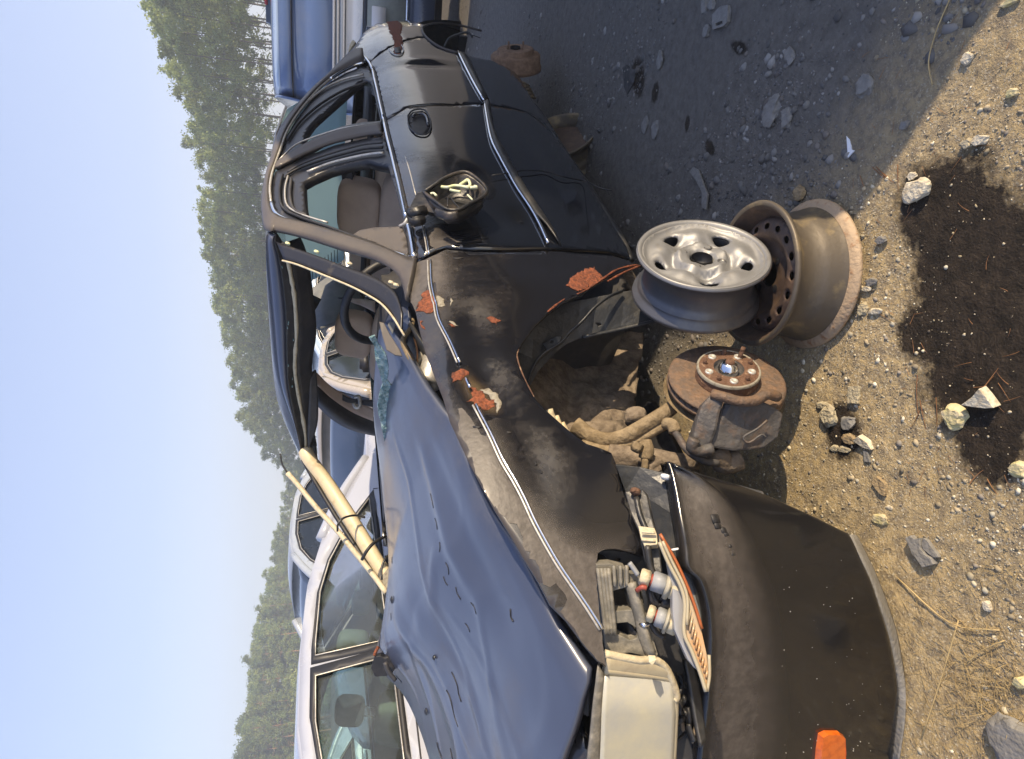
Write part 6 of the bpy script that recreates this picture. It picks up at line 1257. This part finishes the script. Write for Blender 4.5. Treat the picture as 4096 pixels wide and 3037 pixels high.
def vpart(nm, i0, i1, m_, wid=(1, 1), th=.02, inset=0):
    (z0, y0), (z1, y1) = prof_v[i0], prof_v[i1]; A = vrow(z0, y0+inset, hwv*wid[0], r_=1); B = vrow(z1, y1+inset, hwv*wid[1], r_=1)
    vs = A+B; n = len(A); return solid(mk(nm, vs, [(j, j+1, n+j+1, n+j) for j in range(n-1)], m_, van), th, 0)
vpart('roof', 0, 1, 'blue_car', (.86, .84)); vpart('roof_edge', 1, 2, 'pale_blue_car', (.84, .85)); vpart('roof_edge', 2, 3, 'blue_car', (.85, .86)); vpart('windscreen', 3, 4, 'blue_car', (.86, .97)); vpart('cowl', 4, 5, 'silver_car', (.97, 1)); vpart('hood', 5, 6, 'silver_car', (1, 1))
vpart('grille_gap', 6, 7, 'rubber', (1, 1)); vpart('nose_panel', 7, 8, 'seat_grey', (1, 1)); vpart('front_bumper', 8, 9, 'slate_car', (1.02, 1.02)); vpart('bumper_skirt', 9, 10, 'seat_grey', (1, 1)); vpart('underside', 10, 11, 'rubber', (.95, .9))
for s in (1, -1):
    poly = [(prof_v[0][1]+2.6, 1.70), (prof_v[0][1], 1.74)]+[(p[1]+.25, p[0]) for p in prof_v[1:11]]+[(2.9, .3)]
    P, T = tri2d(poly, (), .2); vs = [(s*(hwv-.11*sm(v[1], 1.0, 1.7)), v[0]+.0, v[1]) for v in P]; solid(mk('body_side', vs, [tuple(t) for t in T], 'blue_car', van), .02, 0)
    for y in (.0, 2.2): o = lathe('tyre', [(.0, .0), (.17, .0), (.20, .02), (.30, .02), (.32, 0), (.32, -.17)], 'tyre', van, 32); o.location = (s*(hwv-.02), y, .32); o.rotation_euler = (0, R(90*s), 0)
tube('chrome_strip', [v+Vector((0, -.02, 0)) for v in vrow(vz(1597), -.71, hwv, r_=1)], .012, 'chrome', van, seg=6, n=1)
tube('screen_gasket', [v+Vector((0, -.02, 0)) for v in vrow(vz(1168), -.03, hwv*.85, r_=1)], .008, 'rubber', van, seg=5, n=1)
for px in (1335, 1350, 1372): tube('cowl_strip', [v+Vector((0, -.02, 0)) for v in vrow(vz(px), interp(px, [1330, 1380], [-.28, -.34]), hwv*.98, r_=1)], .010, 'pale_metal', van, seg=5, n=1)
rbox('number_plate', (.52, .02, .12), (-.2, -.73, .80), 'white_plastic', van, .004)
# raised tailgate with a red brake light, higher up at the picture's top edge
tg = empty('raised_tailgate', tuple(at(1100, 60, 7.4)), R(-20), 'dark slate tailgate raised above the blue van, red light on its edge', 'tailgate')
rbox('tailgate_skin', (1.2, .30, .20), (.45, 0, 0), 'slate_car', tg, .05, (.1, 0, 0)); rbox('brake_light', (.11, .03, .035), (.12, -.15, .085), 'red_lens', tg, .008); tube('gas_strut', [Vector((-.12, -.05, -.05)), Vector((-.2, .1, -.6))], .015, 'pale_metal', tg)
rbox('tailgate_edge', (.10, .26, .12), (-.17, 0, -.04), 'silver_car', tg, .04, (0, .5, 0))
hb = at(1300, 60, 7.9); bgcar('slate_hatchback', 'slate dark car behind the blue van, under the raised tailgate', 'car', (hb.x+1.5, hb.y+1.2, 0), R(200), 'slate_car', dark=True, seats=False)

# ================================================================== ADDED VAN, put out of frame right of the camera to shade the wreck's flank
SHADE_VANX = SHADE_VANP[0]; 
sv = empty('added_shade_van', (SHADE_VANP[0], SHADE_VANP[1], 0), YAW+math.pi, 'dark van added out of view right of the camera to shade the wreck', 'van')
vb = [(-2.6, .35), (-2.65, SHADE_VANH-.15), (-2.5, SHADE_VANH), (1.0, SHADE_VANH), (1.35, SHADE_VANH-.12), (2.0, 1.25), (2.6, 1.05), (2.75, .8), (2.75, .35), (2.2, .35), (2.1, .6), (1.85, .72), (1.6, .6), (1.5, .35), (-1.3, .35), (-1.4, .6), (-1.65, .72), (-1.9, .6), (-2.0, .35)]
for s in (1, -1):
    P, T = tri2d(vb, (), .3); solid(mk('body_side', [(v[0], s*.95, v[1]) for v in P], [tuple(t) for t in T], 'dark_van', sv, smooth=False), .05, 0)
    for x in (1.85, -1.65): o = lathe('tyre', [(.0, .0), (.19, .0), (.22, .02), (.32, .02), (.34, 0), (.34, -.2)], 'tyre', sv, 32); o.location = (x, s*.95, .34); o.rotation_euler = (R(-90*s), 0, 0)  # tyres of the added van
    P, T = tri2d([(1.05, SHADE_VANH-.2), (1.3, SHADE_VANH-.3), (1.85, 1.3), (.9, 1.3)], (), .3); solid(mk('added_van_window', [(v[0], s*.985, v[1]) for v in P], [tuple(t) for t in T], 'dark_glass', sv, smooth=False), .01, 0)
seq = vb[:9]; vs = [(x, y, z) for x, z in seq for y in (-.95, .95)]
mk('added_van_shell', vs, [(i*2, i*2+1, i*2+3, i*2+2) for i in range(len(seq)-1)], 'dark_van', sv, smooth=False)

# ================================================================== TREES
def leaf_mat(name, c1, c2):
    c1 = tuple(v*2.4 for v in c1); c2 = tuple(v*2.1 for v in c2)
    m = bpy.data.materials.new(name); m.use_nodes = True; t = m.node_tree; b = t.nodes['Principled BSDF']
    oi = t.nodes.new('ShaderNodeObjectInfo'); a = t.nodes.new('ShaderNodeAttribute'); a.attribute_name = 'tint'
    x = t.nodes.new('ShaderNodeMixRGB'); x.inputs[1].default_value = (*c1, 1); x.inputs[2].default_value = (*c2, 1); t.links.new(a.outputs['Fac'], x.inputs[0])
    h = t.nodes.new('ShaderNodeHueSaturation'); q = t.nodes.new('ShaderNodeMapRange'); q.inputs[3].default_value = .7; q.inputs[4].default_value = 1.25
    t.links.new(oi.outputs['Random'], q.inputs[0]); t.links.new(q.outputs[0], h.inputs['Value']); t.links.new(x.outputs[0], h.inputs['Color']); t.links.new(h.outputs[0], b.inputs['Base Color'])
    b.inputs['Roughness'].default_value = .75; b.inputs['Specular IOR Level'].default_value = .2
    tr = t.nodes.new('ShaderNodeBsdfTranslucent'); t.links.new(h.outputs[0], tr.inputs[0]); mx = t.nodes.new('ShaderNodeMixShader'); mx.inputs[0].default_value = .35
    t.links.new(b.outputs[0], mx.inputs[1]); t.links.new(tr.outputs[0], mx.inputs[2]); t.links.new(mx.outputs[0], t.nodes['Material Output'].inputs[0]); return m
MT['leaf_birch'] = leaf_mat('broad_leaves', (.055, .085, .035), (.17, .19, .06)); MT['leaf_pine'] = leaf_mat('pine_leaves', (.045, .075, .03), (.16, .18, .06))
MT['bark'] = mat('bark', (.10, .085, .075), .9, noise=((.17, .15, .13), 6, .4, .6)); MT['bark_pine'] = mat('pine_bark', (.36, .20, .11), .9, noise=((.22, .13, .08), 5, .4, .6))
def crown_mesh(name, seed, clusters, leaves, size, spread, h0, h1, shape):
    g = np.random.default_rng(seed); V = []; Tn = []
    for k in range(clusters):
        hh = g.random(); z = h0+(h1-h0)*hh; rad = shape(hh)*spread; a = g.random()*6.283; r = rad*math.sqrt(g.random())
        c = np.array([r*math.cos(a), r*math.sin(a), z]); cs = g.uniform(.25, .75); tn = g.random()
        n = leaves; d = g.standard_normal((n, 3))*cs*np.array([.55, .55, .38]); p = c+d
        u = g.standard_normal((n, 3)); u /= np.linalg.norm(u, axis=1)[:, None]; w_ = np.cross(u, g.standard_normal((n, 3))); w_ /= np.linalg.norm(w_, axis=1)[:, None]
        s = size*g.uniform(.5, 1.3, (n, 1)); q = np.stack([p-u*s, p+w_*s*.55, p+u*s, p-w_*s*.55], 1); V.append(q.reshape(-1, 3)); Tn += list(np.repeat(np.clip(tn*.7+g.random(n)*.4, 0, 1), 4))
    V = np.concatenate(V); n = len(V)//4; me = bpy.data.meshes.new(name); me.vertices.add(len(V)); me.vertices.foreach_set('co', V.ravel()); me.loops.add(n*4); me.loops.foreach_set('vertex_index', np.arange(n*4)); me.polygons.add(n)
    me.polygons.foreach_set('loop_start', np.arange(n)*4); me.polygons.foreach_set('loop_total', np.full(n, 4)); me.update(calc_edges=True)
    at_ = me.attributes.new('tint', 'FLOAT', 'POINT'); at_.data.foreach_set('value', np.array(Tn, dtype=np.float32)); return me
def trunk_mesh(seed, h, r, m_, limbs, lean=.03):
    rr = random.Random(seed); pts = [Vector((lean*h*math.sin(i*.7+seed)*.3, lean*h*math.cos(i*.5+seed)*.3, h*i/6)) for i in range(7)]
    vs = []; fs = []
    def add(P, r0, r1, sg=6):
        b0 = len(vs)
        for i, p in enumerate(P):
            q = r0+(r1-r0)*i/(len(P)-1); d = (P[min(i+1, len(P)-1)]-P[max(i-1, 0)]).normalized(); a = d.orthogonal().normalized(); b_ = d.cross(a)
            for k in range(sg): t = 6.283*k/sg; vs.append(p+a*math.cos(t)*q+b_*math.sin(t)*q)
        for i in range(len(P)-1):
            for k in range(sg): k2 = (k+1) % sg; fs.append((b0+i*sg+k, b0+i*sg+k2, b0+(i+1)*sg+k2, b0+(i+1)*sg+k))
    add(pts, r, r*.25)
    for _ in range(limbs):
        z = rr.uniform(.35, .95)*h; a = rr.random()*6.28; L = rr.uniform(.8, 2.0); p = Vector((0, 0, z)); d = Vector((math.cos(a), math.sin(a), rr.uniform(-.1, .7)))
        add([p, p+d*L*.5, p+d*L+Vector((0, 0, .15))], r*.25, r*.08, 4)
    me = bpy.data.meshes.new('trunk'); me.from_pydata([tuple(v) for v in vs], [], fs); me.update(); me.materials.append(MT[m_]); me.polygons.foreach_set('use_smooth', [True]*len(me.polygons)); return me
protoB = []; protoP = []; protoH = []
for s in range(5):
    protoB.append((trunk_mesh(s, 13.5, .14, 'bark', 14), crown_mesh('crown', 10+s, 66, 62, .16, 2.4, 7.2, 15.0, lambda t: .35+1.0*math.sin(math.pi*min(1, .25+.75*t))**.8*(1 if t < .8 else 1-(t-.8)*3))))
    protoB[-1][1].materials.append(MT['leaf_birch'])
    protoH.append((trunk_mesh(s+60, 14, .12, 'bark', 10), crown_mesh('crown', 90+s, 46, 60, .15, 2.2, (7.0, 8.8, 7.8, 6.2, 9.2)[s], 15.0, lambda t: .3+.9*math.sin(math.pi*min(1, .2+.8*t)))))
    protoH[-1][1].materials.append(MT['leaf_birch'])
    protoP.append((trunk_mesh(s+20, 13, .16, 'bark_pine', 16), crown_mesh('crown', 40+s, 84, 64, .145, 2.3, 4.0, 14.2, lambda t: .55+.75*(1-t)*.9 if t > .15 else .8)))
    protoP[-1][1].materials.append(MT['leaf_pine'])
under = crown_mesh('crown', 77, 22, 80, .14, 1.5, .2, 3.6, lambda t: 1-.5*t); under.materials.append(MT['leaf_birch'])
# treeline: (picture row, distance, wanted crown top as a picture column)
TL = [(-150, 44, 540), (0, 44, 545), (120, 45, 575), (260, 47, 620), (380, 49, 655), (480, 52, 735), (560, 54, 745), (640, 56, 740), (760, 58, 800), (900, 60, 780), (1050, 64, 825), (1200, 68, 850), (1350, 72, 890), (1500, 78, 920), (1650, 84, 955), (1780, 90, 1010), (1850, 100, 1110), (1930, 112, 1125), (2000, 116, 1130), (2150, 112, 1085), (2300, 108, 1050), (2450, 104, 1025), (2600, 100, 985), (2750, 98, 990), (2900, 96, 945), (3040, 94, 935), (3200, 94, 930)]
TY = [t[0] for t in TL]
def spot(row, dist): r = wray(1284, row); k = dist/r.y if False else dist/math.hypot(r.x, r.y); return Vector((r.x*k, r.y*k, 0))
NAMES = {'b': ('broadleaf_tree', 'tree', 'trees along the edge of the wood'), 'p': ('pine_tree', 'tree', 'pines along the edge of the wood')}
rt = random.Random(3); cnt = 0
def tree(row, dist, topcol, kind, thin=False):
    global cnt
    tr_, cr_ = ((protoH if row < 950 and rt.random() < .93 else protoB) if kind == 'b' else protoP)[rt.randrange(5)]
    r = wray(topcol, row); k = dist/math.hypot(r.x, r.y); H_ = HC+r.z*k; p = spot(row, dist); s = H_/(14.9 if kind == 'b' else 14.4); sx = s*rt.uniform(.75, 1.0) if kind == 'b' else s*rt.uniform(.85, 1.15)
    nm, cat, grp = NAMES[kind]
    lab = ('tall leafy tree at the edge of the wood beyond the scrapyard' if kind == 'b' else 'pine with orange bark at the edge of the wood beyond the white saloon')
    for lim, txt in ((250, 'above the blue van'), (700, "past the wreck's side windows"), (1250, "past the front of the wreck's roof"), (1880, 'low hazy stretch of wood past the dented windscreen header'), (2400, 'beyond the tall grey-blue car'), (2800, "behind the rear window of the white saloon"), (9999, "behind the front window of the white saloon")):
        if row < lim: lab = ('tall leafy tree, ' if kind == 'b' else 'green pine with orange bark, ')+txt; break
    root = empty(nm, (p.x, p.y, -.1), rt.random()*6.28, lab, cat, grp); root.scale = (sx, sx, s)
    for n_, me in (('trunk', tr_), ('crown', cr_)):
        o = bpy.data.objects.new(n_, me); COL.objects.link(o); o.parent = root
    cnt += 1
row = -170
while row < 3260:
    base = interp(row, TY, [t[1] for t in TL]); tc = interp(row, TY, [t[2] for t in TL]); kind = 'b' if row < 1880 else 'p'
    wcol = 2500/base
    for q in range(3):
        d = base*(1+.10*q+rt.uniform(0, .05)); tcol = tc+rt.uniform(-10, 26)+q*rt.uniform(0, 25)
        tree(row+rt.uniform(-20, 20), d, tcol, kind if rt.random() > .12 else ('b' if kind == 'p' else 'b'))
    row += wcol*((1.35 if row < 950 else 1.75) if kind == 'b' else 1.25)
# undergrowth between the trunks, bushes of their own
row = -100; nb = 0
while row < 3200:
    d = interp(row, TY, [t[1] for t in TL])*rt.uniform(.93, 1.12); p = spot(row, d)
    o = bpy.data.objects.new('bush', under); COL.objects.link(o); o.location = (p.x, p.y, -.3); o.rotation_euler = (0, 0, rt.random()*6); s = rt.uniform(.5, 1.0)*(1.0 if row < 1800 else 1.5); o.scale = (s*1.3, s*1.3, s)
    tag(o, 'low bush under the trees at the edge of the wood', 'bush', 'bushes under the treeline'); row += rt.uniform(130, 260) if row < 1400 else rt.uniform(50, 100); nb += 1
# a low rise of ground that closes the view below the trees
print('trees', cnt, nb)

hz_ = .0045
bpy.ops.mesh.primitive_cube_add(size=1, location=(0, 75, 7.5)); hb_ = bpy.context.object; hb_.name = 'haze'; hb_.scale = (330, 190, 17.5+3); hb_.location.z = 8.2
hm = bpy.data.materials.new('haze'); hm.use_nodes = True; t = hm.node_tree; t.nodes.remove(t.nodes['Principled BSDF'])
pv = t.nodes.new('ShaderNodeVolumePrincipled'); pv.inputs['Density'].default_value = hz_; pv.inputs['Color'].default_value = (.86, .92, 1, 1); pv.inputs['Anisotropy'].default_value = .2
t.links.new(pv.outputs[0], t.nodes['Material Output'].inputs['Volume']); hb_.data.materials.append(hm); hb_['kind'] = 'stuff'
